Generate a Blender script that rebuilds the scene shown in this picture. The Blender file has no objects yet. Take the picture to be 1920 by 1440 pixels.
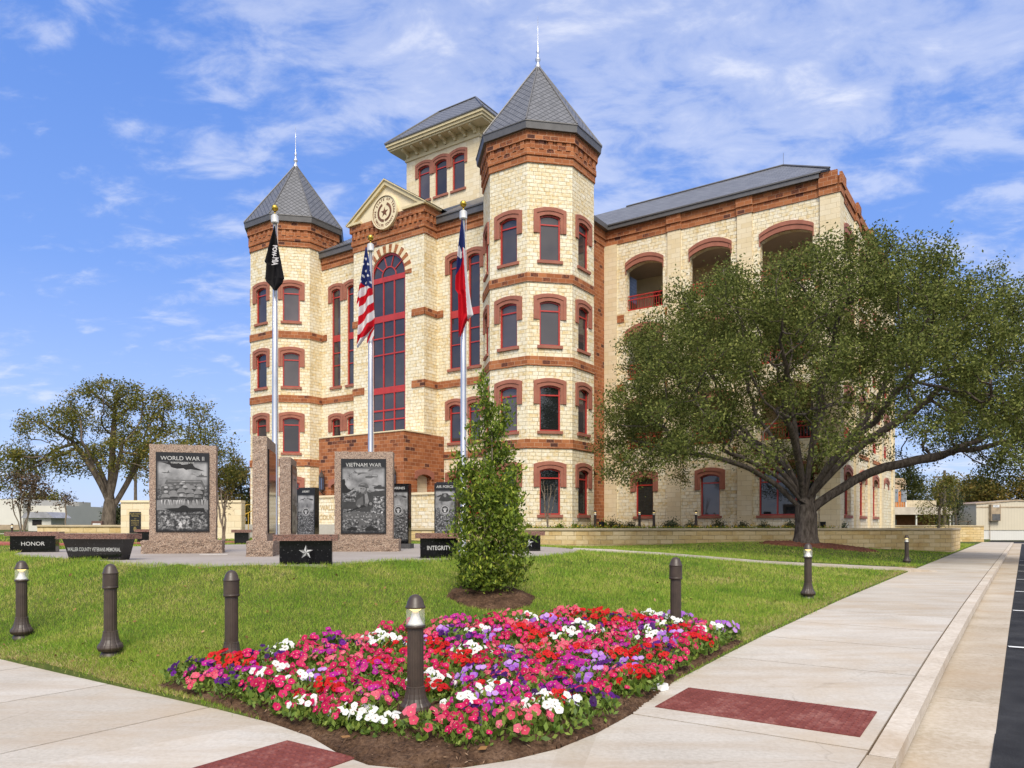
import bpy, math, random
import numpy as np
from mathutils import Vector, Matrix
from mathutils.geometry import tessellate_polygon
R = math.radians
random.seed(7); rng = np.random.default_rng(7)
sc = bpy.context.scene
COL = sc.collection
# ------------------------------------------------------------------ camera, sky, sun, exposure
FPX = 1403.0
EYE = 1.65
cam = bpy.data.objects.new("camera", bpy.data.cameras.new("camera")); COL.objects.link(cam)
cam.data.sensor_width = 36; cam.data.lens = 36 * FPX / 1920
cam.data.shift_y = (985 - 720) / 1920
cam.location = (0, 0, EYE); cam.rotation_euler = (R(90), 0, 0)
cam.data.clip_start = 0.05; cam.data.clip_end = 6000
sc.camera = cam
SUN_DIR = Vector((0.04, -0.80, 0.95)).normalized()      # towards the sun
SUN_EL = math.asin(SUN_DIR.z); SUN_AZ = math.atan2(SUN_DIR.x, SUN_DIR.y)
sun = bpy.data.objects.new("sun", bpy.data.lights.new("sun", 'SUN')); COL.objects.link(sun)
sun.data.energy = 2.3; sun.data.angle = R(24); sun.data.color = (1.0, 0.93, 0.82)
sun.rotation_euler = SUN_DIR.to_track_quat('Z', 'Y').to_euler()
sc.view_settings.view_transform = 'Standard'; sc.view_settings.look = 'None'
sc.view_settings.gamma = 1.0; sc.view_settings.use_curve_mapping = False
sc.view_settings.exposure = 0.70
world = bpy.data.worlds.new("World"); sc.world = world; world.use_nodes = True

def nd(nt, typ, props=None, **inp):
    n = nt.nodes.new(typ)
    for k, v in (props or {}).items(): setattr(n, k, v)
    for k, v in inp.items():
        k = k.replace('_', ' ') if k not in n.inputs else k
        if k.isdigit(): k = int(k)
        s = n.inputs[k]
        if isinstance(v, bpy.types.NodeSocket): nt.links.new(v, s)
        else:
            if isinstance(v, (tuple, list)) and s.type == 'RGBA' and len(v) == 3: v = (*v, 1)
            s.default_value = v
    return n
def math_(nt, op, a, b=0.0, c=0.0, clamp=False):
    n = nt.nodes.new('ShaderNodeMath'); n.operation = op; n.use_clamp = clamp
    for i, v in enumerate((a, b, c)):
        if isinstance(v, bpy.types.NodeSocket): nt.links.new(v, n.inputs[i])
        else: n.inputs[i].default_value = v
    return n.outputs[0]
def mix_(nt, fac, a, b, blend='MIX'):
    n = nt.nodes.new('ShaderNodeMix'); n.data_type = 'RGBA'; n.blend_type = blend
    for k, v in ((0, fac), (6, a), (7, b)):
        if isinstance(v, bpy.types.NodeSocket): nt.links.new(v, n.inputs[k])
        else: n.inputs[k].default_value = (*v, 1) if isinstance(v, (tuple, list)) and len(v) == 3 else v
    return n.outputs[2]
def ramp_(nt, fac, stops, interp='LINEAR'):
    n = nt.nodes.new('ShaderNodeValToRGB'); n.color_ramp.interpolation = interp
    el = n.color_ramp.elements
    while len(el) < len(stops): el.new(0.5)
    for e, (p, c) in zip(el, stops):
        e.position = p; e.color = (*c, 1) if len(c) == 3 else c
    nt.links.new(fac, n.inputs[0]); return n.outputs[0]
def g(v): return (v, v, v)

nt = world.node_tree; nt.nodes.clear()
sky = nd(nt, 'ShaderNodeTexSky', dict(sky_type='NISHITA', sun_disc=False, sun_elevation=SUN_EL, sun_rotation=SUN_AZ,
         altitude=100, air_density=1.0, dust_density=0.6, ozone_density=3.0))
tc = nd(nt, 'ShaderNodeTexCoord'); sp = nd(nt, 'ShaderNodeSeparateXYZ', Vector=tc.outputs['Generated'])
zz = math_(nt, 'ADD', math_(nt, 'MAXIMUM', sp.outputs[2], 0.0), 0.22)
px = math_(nt, 'DIVIDE', sp.outputs[0], zz); py = math_(nt, 'DIVIDE', sp.outputs[1], zz)
cv = nd(nt, 'ShaderNodeCombineXYZ', X=px, Y=py, Z=0.0)
mp = nd(nt, 'ShaderNodeMapping', Vector=cv.outputs[0]); mp.inputs['Rotation'].default_value = (0, 0, R(25)); mp.inputs['Scale'].default_value = (1.0, 1.5, 1.0); mp.inputs['Location'].default_value = (7.1, 1.2, 0)
big = nd(nt, 'ShaderNodeTexNoise', dict(), Vector=mp.outputs[0], Scale=1.3, Detail=3.0, Roughness=0.5)
fine = nd(nt, 'ShaderNodeTexNoise', dict(), Vector=mp.outputs[0], Scale=7.0, Detail=9.0, Roughness=0.60, Distortion=0.3)
# broad distribution of cloud: more to the right and straight ahead at height, little to the left
msk = math_(nt, 'ADD', math_(nt, 'MULTIPLY', sp.outputs[0], 0.08), math_(nt, 'MULTIPLY', sp.outputs[2], 0.25))
cl = math_(nt, 'ADD', math_(nt, 'MULTIPLY', big.outputs[0], 0.55), math_(nt, 'MULTIPLY', fine.outputs[0], 0.62)); cl = math_(nt, 'SUBTRACT', cl, .04)
cl = math_(nt, 'ADD', cl, msk); cl = math_(nt, 'ADD', cl, math_(nt, 'MULTIPLY', math_(nt, 'MAXIMUM', math_(nt, 'MULTIPLY', sp.outputs[1], -1.0), 0.0), .35))
cf = ramp_(nt, cl, [(0.56, g(0)), (0.74, g(.45)), (0.94, g(.85))], 'EASE')
shade = ramp_(nt, fine.outputs[0], [(0.35, (2.7, 3.0, 3.9)), (0.65, (4.0, 4.1, 4.5))])
sdot = nd(nt, 'ShaderNodeVectorMath', dict(operation='DOT_PRODUCT')); nt.links.new(tc.outputs['Generated'], sdot.inputs[0]); sdot.inputs[1].default_value = SUN_DIR
glowf = math_(nt, 'POWER', math_(nt, 'MAXIMUM', sdot.outputs['Value'], 0.0), 3.0)       # thin cloud is brightest round the sun
shade = mix_(nt, glowf, shade, (9.0, 8.6, 8.0))
hs = nd(nt, 'ShaderNodeHueSaturation', Saturation=1.35, Value=1.0, Color=sky.outputs[0])
skyc = mix_(nt, 1.0, hs.outputs[0], (0.92, 0.97, 1.22), 'MULTIPLY')
# pale haze band low on the sky
grad = ramp_(nt, sp.outputs[2], [(0.0, (2.2, 2.65, 3.95)), (.14, (1.85, 2.4, 3.95)), (0.3, (1.05, 1.75, 3.75)), (.6, (.55, 1.22, 3.35))])
skyc = mix_(nt, .85, skyc, grad)
fin = mix_(nt, cf, skyc, shade)
bg = nd(nt, 'ShaderNodeBackground', Color=fin, Strength=0.145)
wo = nd(nt, 'ShaderNodeOutputWorld'); nt.links.new(bg.outputs[0], wo.inputs[0])

# ------------------------------------------------------------------ materials
def newmat(name, rough=0.8, color=(.5, .5, .5), metallic=0.0, spec=0.3):
    m = bpy.data.materials.new(name); m.use_nodes = True
    b = m.node_tree.nodes['Principled BSDF']
    b.inputs['Base Color'].default_value = (*color, 1); b.inputs['Roughness'].default_value = rough
    b.inputs['Metallic'].default_value = metallic; b.inputs['Specular IOR Level'].default_value = spec
    return m, m.node_tree, b
def bump(nt, b, h, strength=0.4, dist=0.02):
    n = nd(nt, 'ShaderNodeBump', Height=h, Strength=strength, Distance=dist); nt.links.new(n.outputs[0], b.inputs['Normal'])
def noise(nt, vec, scale, detail=5, rough=.55):
    return nd(nt, 'ShaderNodeTexNoise', Vector=vec, Scale=scale, Detail=float(detail), Roughness=rough).outputs[0]
def plain(name, color, rough=.6, metallic=0, spec=.3, var=.25, scale=3.0, bmp=0.0):
    m, nt, b = newmat(name, rough, color, metallic, spec)
    tc = nd(nt, 'ShaderNodeTexCoord')
    n = noise(nt, tc.outputs['Object'], scale, 6)
    c = ramp_(nt, n, [(.3, tuple(x * (1 - var) for x in color)), (.7, tuple(min(1, x * (1 + var)) for x in color))])
    nt.links.new(c, b.inputs['Base Color'])
    if bmp: bump(nt, b, noise(nt, tc.outputs['Object'], scale * 12, 4), bmp, .01)
    return m
def masonry(name, bw, rh, stops, mortar, msize, bmp, noise_amt=.35, rock=8.0, squash=1.0, sqf=2, offset=.5, warp=0.0, stain=None, bweight=1.0, streak=0.0):
    m, nt, b = newmat(name, .9, spec=.15)
    uv = nd(nt, 'ShaderNodeUVMap').outputs[0]
    vec = uv
    if warp:
        nn = nd(nt, 'ShaderNodeTexNoise', Vector=uv, Scale=1.6, Detail=2.0)
        vec = mix_(nt, warp, uv, nn.outputs['Color'], 'LINEAR_LIGHT')
    vec0 = vec
    br = nd(nt, 'ShaderNodeTexBrick', dict(squash=squash, squash_frequency=sqf, offset=offset), Vector=vec, Color1=g(0), Color2=g(1), Mortar=g(.5),
            Scale=1.0, Mortar_Size=msize, Mortar_Smooth=.3, Bias=0.0, Brick_Width=bw, Row_Height=rh)
    n1 = noise(nt, uv, rock, 6, .6); n2 = noise(nt, uv, .5, 3)
    f = math_(nt, 'ADD', math_(nt, 'ADD', math_(nt, 'MULTIPLY', br.outputs['Color'], bweight), (1 - bweight) / 2), math_(nt, 'MULTIPLY', math_(nt, 'SUBTRACT', n1, .5), noise_amt * 2))
    f = math_(nt, 'ADD', f, math_(nt, 'MULTIPLY', math_(nt, 'SUBTRACT', n2, .5), .5), clamp=True)
    c = ramp_(nt, f, stops)
    if stain:
        st = ramp_(nt, noise(nt, uv, .9, 5), [(.52, g(0)), (.72, g(.55))]); c = mix_(nt, st, c, stain)
    jn = ramp_(nt, noise(nt, uv, 2.3, 4), [(.35, g(.35)), (.6, g(1))]); c = mix_(nt, math_(nt, 'MULTIPLY', br.outputs['Fac'], jn), c, mortar)
    if streak:
        sm = nd(nt, 'ShaderNodeMapping', Vector=uv); sm.inputs['Scale'].default_value = (2.2, .16, 1)
        sk = ramp_(nt, noise(nt, sm.outputs[0], 1.0, 5, .6), [(.55, g(0)), (.75, g(streak))]); c = mix_(nt, sk, c, tuple(x * .5 for x in stops[0][1]))
    nt.links.new(c, b.inputs['Base Color'])
    h = math_(nt, 'ADD', math_(nt, 'MULTIPLY', math_(nt, 'SUBTRACT', 1.0, br.outputs['Fac']), 1.0), math_(nt, 'MULTIPLY', n1, 1.2))
    bump(nt, b, h, bmp, .03)
    return m
LIME = masonry('rough_limestone', .44, .20, [(0, (.60, .43, .18)), (.25, (.71, .57, .33)), (.5, (.78, .69, .49)), (.75, (.81, .75, .59)), (1, (.84, .80, .69))], (.38, .29, .16), .010, .8, .75, 5.5, squash=.7, sqf=3, warp=.012, bweight=.4, streak=.25)
LIMS = masonry('dressed_limestone', .56, .28, [(0, (.66, .53, .31)), (.5, (.73, .62, .42)), (1, (.78, .70, .53))], (.46, .36, .21), .009, .35, .2, 14, bweight=.5, streak=.2)
LIMW = masonry('wall_limestone', .62, .21, [(0, (.46, .30, .11)), (.4, (.60, .45, .22)), (1, (.70, .58, .37))], (.26, .18, .09), .013, .6, .35, 7, stain=(.42, .25, .08), bweight=.55)
BROWN = masonry('red_sandstone', .42, .215, [(0, (.085, .037, .028)), (.05, (.13, .05, .034)), (.11, (.27, .093, .04)), (.65, (.34, .122, .05)), (1, (.42, .165, .07))], (.50, .30, .19), .013, .4, .22, 12)
HOOD = plain('cast_stone_brown', (.32, .125, .085), .85, var=.14, scale=2.5, bmp=.15)
CREAM = plain('cream_cast_stone', (.74, .63, .42), .8, var=.08, scale=1.5)
CREAMT = plain('cream_paint', (.62, .52, .31), .6, var=.06)
RED = plain('red_metal', (.42, .036, .028), .35, spec=.5, var=.12)
FASC = plain('grey_metal', (.13, .125, .122), .45, metallic=.3, spec=.5, var=.12)
DARKV = plain('dark_interior', (.02, .018, .018), .9)
CEILM = plain('plaster_ceiling', (.50, .40, .30), .9, var=.05)
STEEL = plain('brushed_aluminium', (.60, .60, .61), .32, metallic=.85, spec=.5, var=.06)
GOLD = plain('gold_leaf', (.55, .36, .05), .25, metallic=.9, spec=.5, var=.1)
BRONZE = plain('bronze_paint', (.052, .036, .026), .42, spec=.5, var=.25, scale=9)
MULCHC = None
def glass_mat(name, col, rough=.03, ior=1.9):
    m, nt, b = newmat(name, rough, col, 0, .5); b.inputs['IOR'].default_value = ior
    tc = nd(nt, 'ShaderNodeTexCoord')
    n = noise(nt, tc.outputs['Object'], .45, 2)
    c = ramp_(nt, n, [(.35, tuple(x * .75 for x in col)), (.65, tuple(x * 1.2 for x in col))]); nt.links.new(c, b.inputs['Base Color'])
    oi = nd(nt, 'ShaderNodeObjectInfo'); c = mix_(nt, 1.0, c, ramp_(nt, oi.outputs['Random'], [(0, g(.45)), (.5, g(.95)), (1, (1.5, 1.45, 1.4))]), 'MULTIPLY'); nt.links.new(c, b.inputs['Base Color'])
    bump(nt, b, noise(nt, tc.outputs['Object'], .6, 1), .04, .05)
    return m
GLASS = glass_mat('window_glass', (.062, .054, .056), .03, 1.65)
GLASSD = glass_mat('dark_window_glass', (.012, .014, .015), .02, 1.7)
def roof_mat():
    m, nt, b = newmat('diamond_metal_shingle', .42, spec=.5, metallic=.25)
    uv = nd(nt, 'ShaderNodeUVMap').outputs[0]
    mp = nd(nt, 'ShaderNodeMapping', Vector=uv); mp.inputs['Rotation'].default_value = (0, 0, R(45))
    br = nd(nt, 'ShaderNodeTexBrick', dict(offset=0.0), Vector=mp.outputs[0], Color1=g(0), Color2=g(1), Mortar=g(0), Scale=1.0, Mortar_Size=.022, Mortar_Smooth=.2, Brick_Width=.27, Row_Height=.27)
    c = ramp_(nt, br.outputs['Color'], [(0, (.125, .125, .128)), (1, (.165, .165, .172))])
    c = mix_(nt, br.outputs['Fac'], c, (.045, .045, .047)); nt.links.new(c, b.inputs['Base Color'])
    bump(nt, b, math_(nt, 'SUBTRACT', 1.0, br.outputs['Fac']), .5, .02)
    return m
ROOF = roof_mat()
def row_roof():
    m, nt, b = newmat('row_metal_shingle', .42, spec=.5, metallic=.25)
    uv = nd(nt, 'ShaderNodeUVMap').outputs[0]
    br = nd(nt, 'ShaderNodeTexBrick', dict(), Vector=uv, Color1=g(0), Color2=g(1), Mortar=g(0), Scale=1.0, Mortar_Size=.016, Mortar_Smooth=.2, Brick_Width=.42, Row_Height=.26)
    c = ramp_(nt, br.outputs['Color'], [(0, (.135, .137, .145)), (1, (.185, .188, .2))])
    c = mix_(nt, br.outputs['Fac'], c, (.06, .06, .065)); nt.links.new(c, b.inputs['Base Color'])
    bump(nt, b, math_(nt, 'SUBTRACT', 1.0, br.outputs['Fac']), .5, .02)
    return m
ROOFR = row_roof()
def granite(name, stops, rough, scale=70, bmp=0.0):
    m, nt, b = newmat(name, rough, spec=.5)
    tc = nd(nt, 'ShaderNodeTexCoord')
    vo = nd(nt, 'ShaderNodeTexVoronoi', Vector=tc.outputs['Object'], Scale=float(scale))
    sx = nd(nt, 'ShaderNodeSeparateXYZ', Vector=vo.outputs['Color'])
    c = ramp_(nt, sx.outputs[0], stops, 'CONSTANT'); nt.links.new(c, b.inputs['Base Color'])
    if bmp:
        h = math_(nt, 'ADD', noise(nt, tc.outputs['Object'], 9, 6, .65), math_(nt, 'MULTIPLY', noise(nt, tc.outputs['Object'], 30, 4), .4))
        bump(nt, b, h, bmp, .05)
    return m
PSTOP = [(0, (.05, .04, .034)), (.12, (.18, .12, .09)), (.34, (.30, .205, .145)), (.67, (.39, .28, .205)), (.9, (.48, .39, .31))]
PINK = granite('pink_granite_sawn', PSTOP, .6, 95)
PINKR = granite('pink_granite_rock_faced', PSTOP, .85, 95, 1.0)
PINKP = granite('pink_granite_polished', [(0, (.02, .015, .015)), (.2, (.15, .07, .05)), (.5, (.24, .12, .085)), (.8, (.30, .19, .15))], .3, 110)
BLACK = granite('black_granite_polished', [(0, (.006, .006, .007)), (.9, (.012, .012, .013)), (.985, (.05, .05, .05))], .07, 60)
GREYS = [plain('etched_grey_%d' % i, g(v), .45, var=.18, scale=14) for i, v in enumerate((.015, .04, .09, .18, .33, .5))]
LETTER = plain('engraved_letter', (.47, .47, .45), .6, var=.1)
def etched(name, seed):
    m, nt, b = newmat(name, .3, spec=.5)
    uv = nd(nt, 'ShaderNodeUVMap').outputs[0]            # 0..1 over the panel
    sx = nd(nt, 'ShaderNodeSeparateXYZ', Vector=uv)
    mp = nd(nt, 'ShaderNodeMapping', Vector=uv); mp.inputs['Location'].default_value = (seed, seed * 2.3, 0); mp.inputs['Scale'].default_value = (1, 1.8, 1)
    sky_ = noise(nt, mp.outputs[0], 3.0, 5); grd = noise(nt, mp.outputs[0], 17, 8, .72); mid = noise(nt, mp.outputs[0], 7.0, 6, .65)
    skc = ramp_(nt, sky_, [(.3, g(.09)), (.62, g(.34))]); grc = ramp_(nt, grd, [(.42, g(.012)), (.52, g(.10)), (.64, g(.46))])
    bands = math_(nt, 'SINE', math_(nt, 'MULTIPLY', sx.outputs[1], 21.0))
    lvl = math_(nt, 'ADD', math_(nt, 'ADD', sx.outputs[1], math_(nt, 'MULTIPLY', math_(nt, 'SUBTRACT', mid, .5), .5)), math_(nt, 'MULTIPLY', bands, .07))
    f = ramp_(nt, lvl, [(.50, g(0)), (.60, g(1))])
    c = mix_(nt, f, grc, skc)
    # the picture's own faded border on the black stone
    ex = math_(nt, 'MULTIPLY', math_(nt, 'MULTIPLY', sx.outputs[0], math_(nt, 'SUBTRACT', 1.0, sx.outputs[0])), 22.0)
    yy = math_(nt, 'MULTIPLY', sx.outputs[1], 1.11)
    ey = math_(nt, 'MULTIPLY', math_(nt, 'MULTIPLY', yy, math_(nt, 'SUBTRACT', 1.0, yy)), 26.0)
    v = math_(nt, 'MULTIPLY', math_(nt, 'SUBTRACT', math_(nt, 'MINIMUM', ex, 1.3), .3, clamp=True), math_(nt, 'SUBTRACT', math_(nt, 'MINIMUM', ey, 1.3), .3, clamp=True), clamp=True)
    c = mix_(nt, v, (.008, .008, .009), c); nt.links.new(c, b.inputs['Base Color'])
    return m
ETCH = [etched('etched_panel_%d' % i, i * 3.7 + 1.2) for i in range(6)]
def ground_mat(name, stops, scale, rough=.95, bmp=.3, scale2=None, warm=None, slabs=False):
    m, nt, b = newmat(name, rough, spec=.15)
    tc = nd(nt, 'ShaderNodeTexCoord'); P = tc.outputs['Object']
    n = noise(nt, P, scale, 8, .65); n2 = noise(nt, P, scale2 or scale * .1, 4)
    f = math_(nt, 'ADD', math_(nt, 'MULTIPLY', n, .55), math_(nt, 'MULTIPLY', n2, .45))
    c = ramp_(nt, f, stops)
    if warm:
        w = ramp_(nt, noise(nt, P, .55, 6, .6), [(.5, g(0)), (.68, g(.55))]); c = mix_(nt, w, c, warm)
    if slabs:
        ge = nd(nt, 'ShaderNodeNewGeometry'); c = mix_(nt, 1.0, c, ramp_(nt, ge.outputs['Random Per Island'], [(0, (.86, .84, .81)), (1, (1, 1, 1))]), 'MULTIPLY')
        sm = nd(nt, 'ShaderNodeMapping', Vector=P); sm.inputs['Rotation'].default_value = (0, 0, R(34)); sm.inputs['Scale'].default_value = (.5, 3.0, 1)
        st = ramp_(nt, noise(nt, sm.outputs[0], 1.1, 7, .62), [(.44, g(0)), (.62, g(.4))]); c = mix_(nt, st, c, (.36, .28, .20))
        wob = nd(nt, 'ShaderNodeTexNoise', Vector=P, Scale=1.3, Detail=6.0); wv = mix_(nt, .25, P, wob.outputs['Color'], 'LINEAR_LIGHT')
        vo = nd(nt, 'ShaderNodeTexVoronoi', dict(feature='DISTANCE_TO_EDGE'), Vector=wv, Scale=.33); ck = ramp_(nt, vo.outputs['Distance'], [(0, g(.3)), (.0025, g(0))]); c = mix_(nt, math_(nt, 'MULTIPLY', ck, ramp_(nt, noise(nt, P, .8, 2), [(.5, g(0)), (.6, g(1))])), c, (.12, .09, .06))
        sk = ramp_(nt, noise(nt, P, 90, 2), [(.70, g(0)), (.74, g(.5))]); c = mix_(nt, sk, c, (.2, .16, .12))
    nt.links.new(c, b.inputs['Base Color']); bump(nt, b, n, bmp, .02)
    return m
CONC = ground_mat('concrete', [(.36, (.40, .365, .315)), (.5, (.49, .452, .398)), (.64, (.555, .518, .462))], 26, .9, .12, .7, (.44, .34, .23), True)
CONCP = ground_mat('plaza_concrete', [(.36, (.27, .235, .21)), (.64, (.36, .325, .295))], 22, .85, .1, .6)
GUTT = ground_mat('gutter_concrete', [(.36, (.36, .30, .22)), (.5, (.46, .40, .32)), (.64, (.53, .47, .39))], 22, .9, .15, .9, (.36, .25, .14), True)
CURBM = ground_mat('curb_concrete', [(.36, (.40, .34, .27)), (.64, (.60, .54, .46))], 20, .9, .15, 1.2, (.38, .28, .18))
JOINT = plain('joint_dirt', (.10, .065, .035), .95)
ASPH = ground_mat('asphalt', [(.35, (.012, .012, .014)), (.5, (.028, .028, .03)), (.68, (.06, .06, .062))], 120, .85, .5, 2.0)
PAINT = ground_mat('road_paint', [(.3, (.55, .55, .53)), (.55, (.78, .78, .76))], 30, .8, .2)
SOIL = ground_mat('turf_soil', [(.3, (.035, .05, .01)), (.5, (.06, .08, .016)), (.7, (.13, .12, .04))], 9, .95, .5, .55)
MULCH = ground_mat('bark_mulch', [(.34, (.022, .012, .007)), (.5, (.085, .048, .028)), (.66, (.17, .105, .065))], 34, .95, 1.0, 3)
MULCHR = ground_mat('red_mulch', [(.34, (.05, .018, .012)), (.5, (.13, .05, .03)), (.66, (.2, .09, .055))], 30, .95, 1.0, 3)
PADM = ground_mat('red_warning_pad', [(.35, (.12, .032, .026)), (.5, (.17, .048, .040)), (.68, (.27, .12, .10))], 14, .75, .3, 2)
REDPAVE = ground_mat('red_paving', [(.3, (.28, .075, .065)), (.7, (.38, .13, .11))], 12)
def leaf_mat(name, stops, rough=.5, trans=.25, spec=.35):
    m, nt, b = newmat(name, rough, spec=spec)
    ge = nd(nt, 'ShaderNodeNewGeometry')
    c = ramp_(nt, ge.outputs['Random Per Island'], stops); nt.links.new(c, b.inputs['Base Color'])
    if trans:
        tr = nd(nt, 'ShaderNodeBsdfTranslucent', Color=c); ms = nd(nt, 'ShaderNodeMixShader', Fac=trans)
        nt.links.new(b.outputs[0], ms.inputs[1]); nt.links.new(tr.outputs[0], ms.inputs[2])
        nt.links.new(ms.outputs[0], nt.nodes['Material Output'].inputs[0])
    return m
OAKL = leaf_mat('oak_leaf', [(0, (.055, .075, .018)), (.5, (.125, .148, .036)), (.85, (.20, .22, .056)), (1, (.28, .28, .085))], .7, .3, .1)
PECL = leaf_mat('pecan_leaf', [(0, (.08, .095, .018)), (.5, (.16, .165, .035)), (.85, (.23, .20, .05)), (1, (.30, .21, .06))], .7, .3, .1)
DARKL = leaf_mat('evergreen_leaf', [(0, (.02, .032, .010)), (.6, (.05, .065, .02)), (1, (.1, .1, .03))])
AUTL = leaf_mat('autumn_leaf', [(0, (.07, .07, .016)), (.5, (.15, .13, .03)), (1, (.26, .17, .045))], .7, .3, .1)
MYRL = leaf_mat('myrtle_leaf', [(0, (.035, .03, .014)), (.5, (.075, .05, .024)), (1, (.16, .085, .035))])
HOLL = leaf_mat('shrub_leaf', [(0, (.06, .10, .014)), (.45, (.14, .20, .026)), (.8, (.24, .32, .04)), (1, (.42, .46, .06))], .45, .35, .18)
PETL = leaf_mat('petunia_leaf', [(0, (.06, .11, .015)), (.5, (.14, .22, .03)), (1, (.26, .33, .06))], .5, .3)
def grass_mat():
    m, nt, b = newmat('grass_blade', .6, spec=.25)
    ge = nd(nt, 'ShaderNodeNewGeometry'); tc = nd(nt, 'ShaderNodeTexCoord')
    n = noise(nt, tc.outputs['Object'], .8, 5, .65); n2 = noise(nt, tc.outputs['Object'], 5.0, 3)
    f = math_(nt, 'ADD', math_(nt, 'MULTIPLY', n, .9), math_(nt, 'MULTIPLY', ge.outputs['Random Per Island'], .34))
    f = math_(nt, 'ADD', f, math_(nt, 'MULTIPLY', n2, .25))
    c = ramp_(nt, f, [(.40, (.06, .15, .009)), (.55, (.14, .28, .018)), (.74, (.26, .38, .035)), (.92, (.44, .44, .09)), (1, (.58, .48, .2))])
    nt.links.new(c, b.inputs['Base Color'])
    tr = nd(nt, 'ShaderNodeBsdfTranslucent', Color=c); ms = nd(nt, 'ShaderNodeMixShader', Fac=.25)
    nt.links.new(b.outputs[0], ms.inputs[1]); nt.links.new(tr.outputs[0], ms.inputs[2]); nt.links.new(ms.outputs[0], nt.nodes['Material Output'].inputs[0])
    return m
GRASS = grass_mat()
def bark(name, c0, c1, sc_=6):
    m, nt, b = newmat(name, .95, spec=.1)
    tc = nd(nt, 'ShaderNodeTexCoord'); mp = nd(nt, 'ShaderNodeMapping', Vector=tc.outputs['Object']); mp.inputs['Scale'].default_value = (1, 1, .3)
    n = noise(nt, mp.outputs[0], sc_, 8, .7)
    c = ramp_(nt, n, [(.35, c0), (.65, c1)]); nt.links.new(c, b.inputs['Base Color']); bump(nt, b, n, .9, .06); return m
BARK = bark('oak_bark', (.045, .035, .028), (.17, .14, .115), 9)
BARKP = bark('pecan_bark', (.06, .048, .037), (.19, .155, .12))
BARKL = bark('pale_twig_bark', (.14, .11, .08), (.3, .25, .19), 12)

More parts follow.
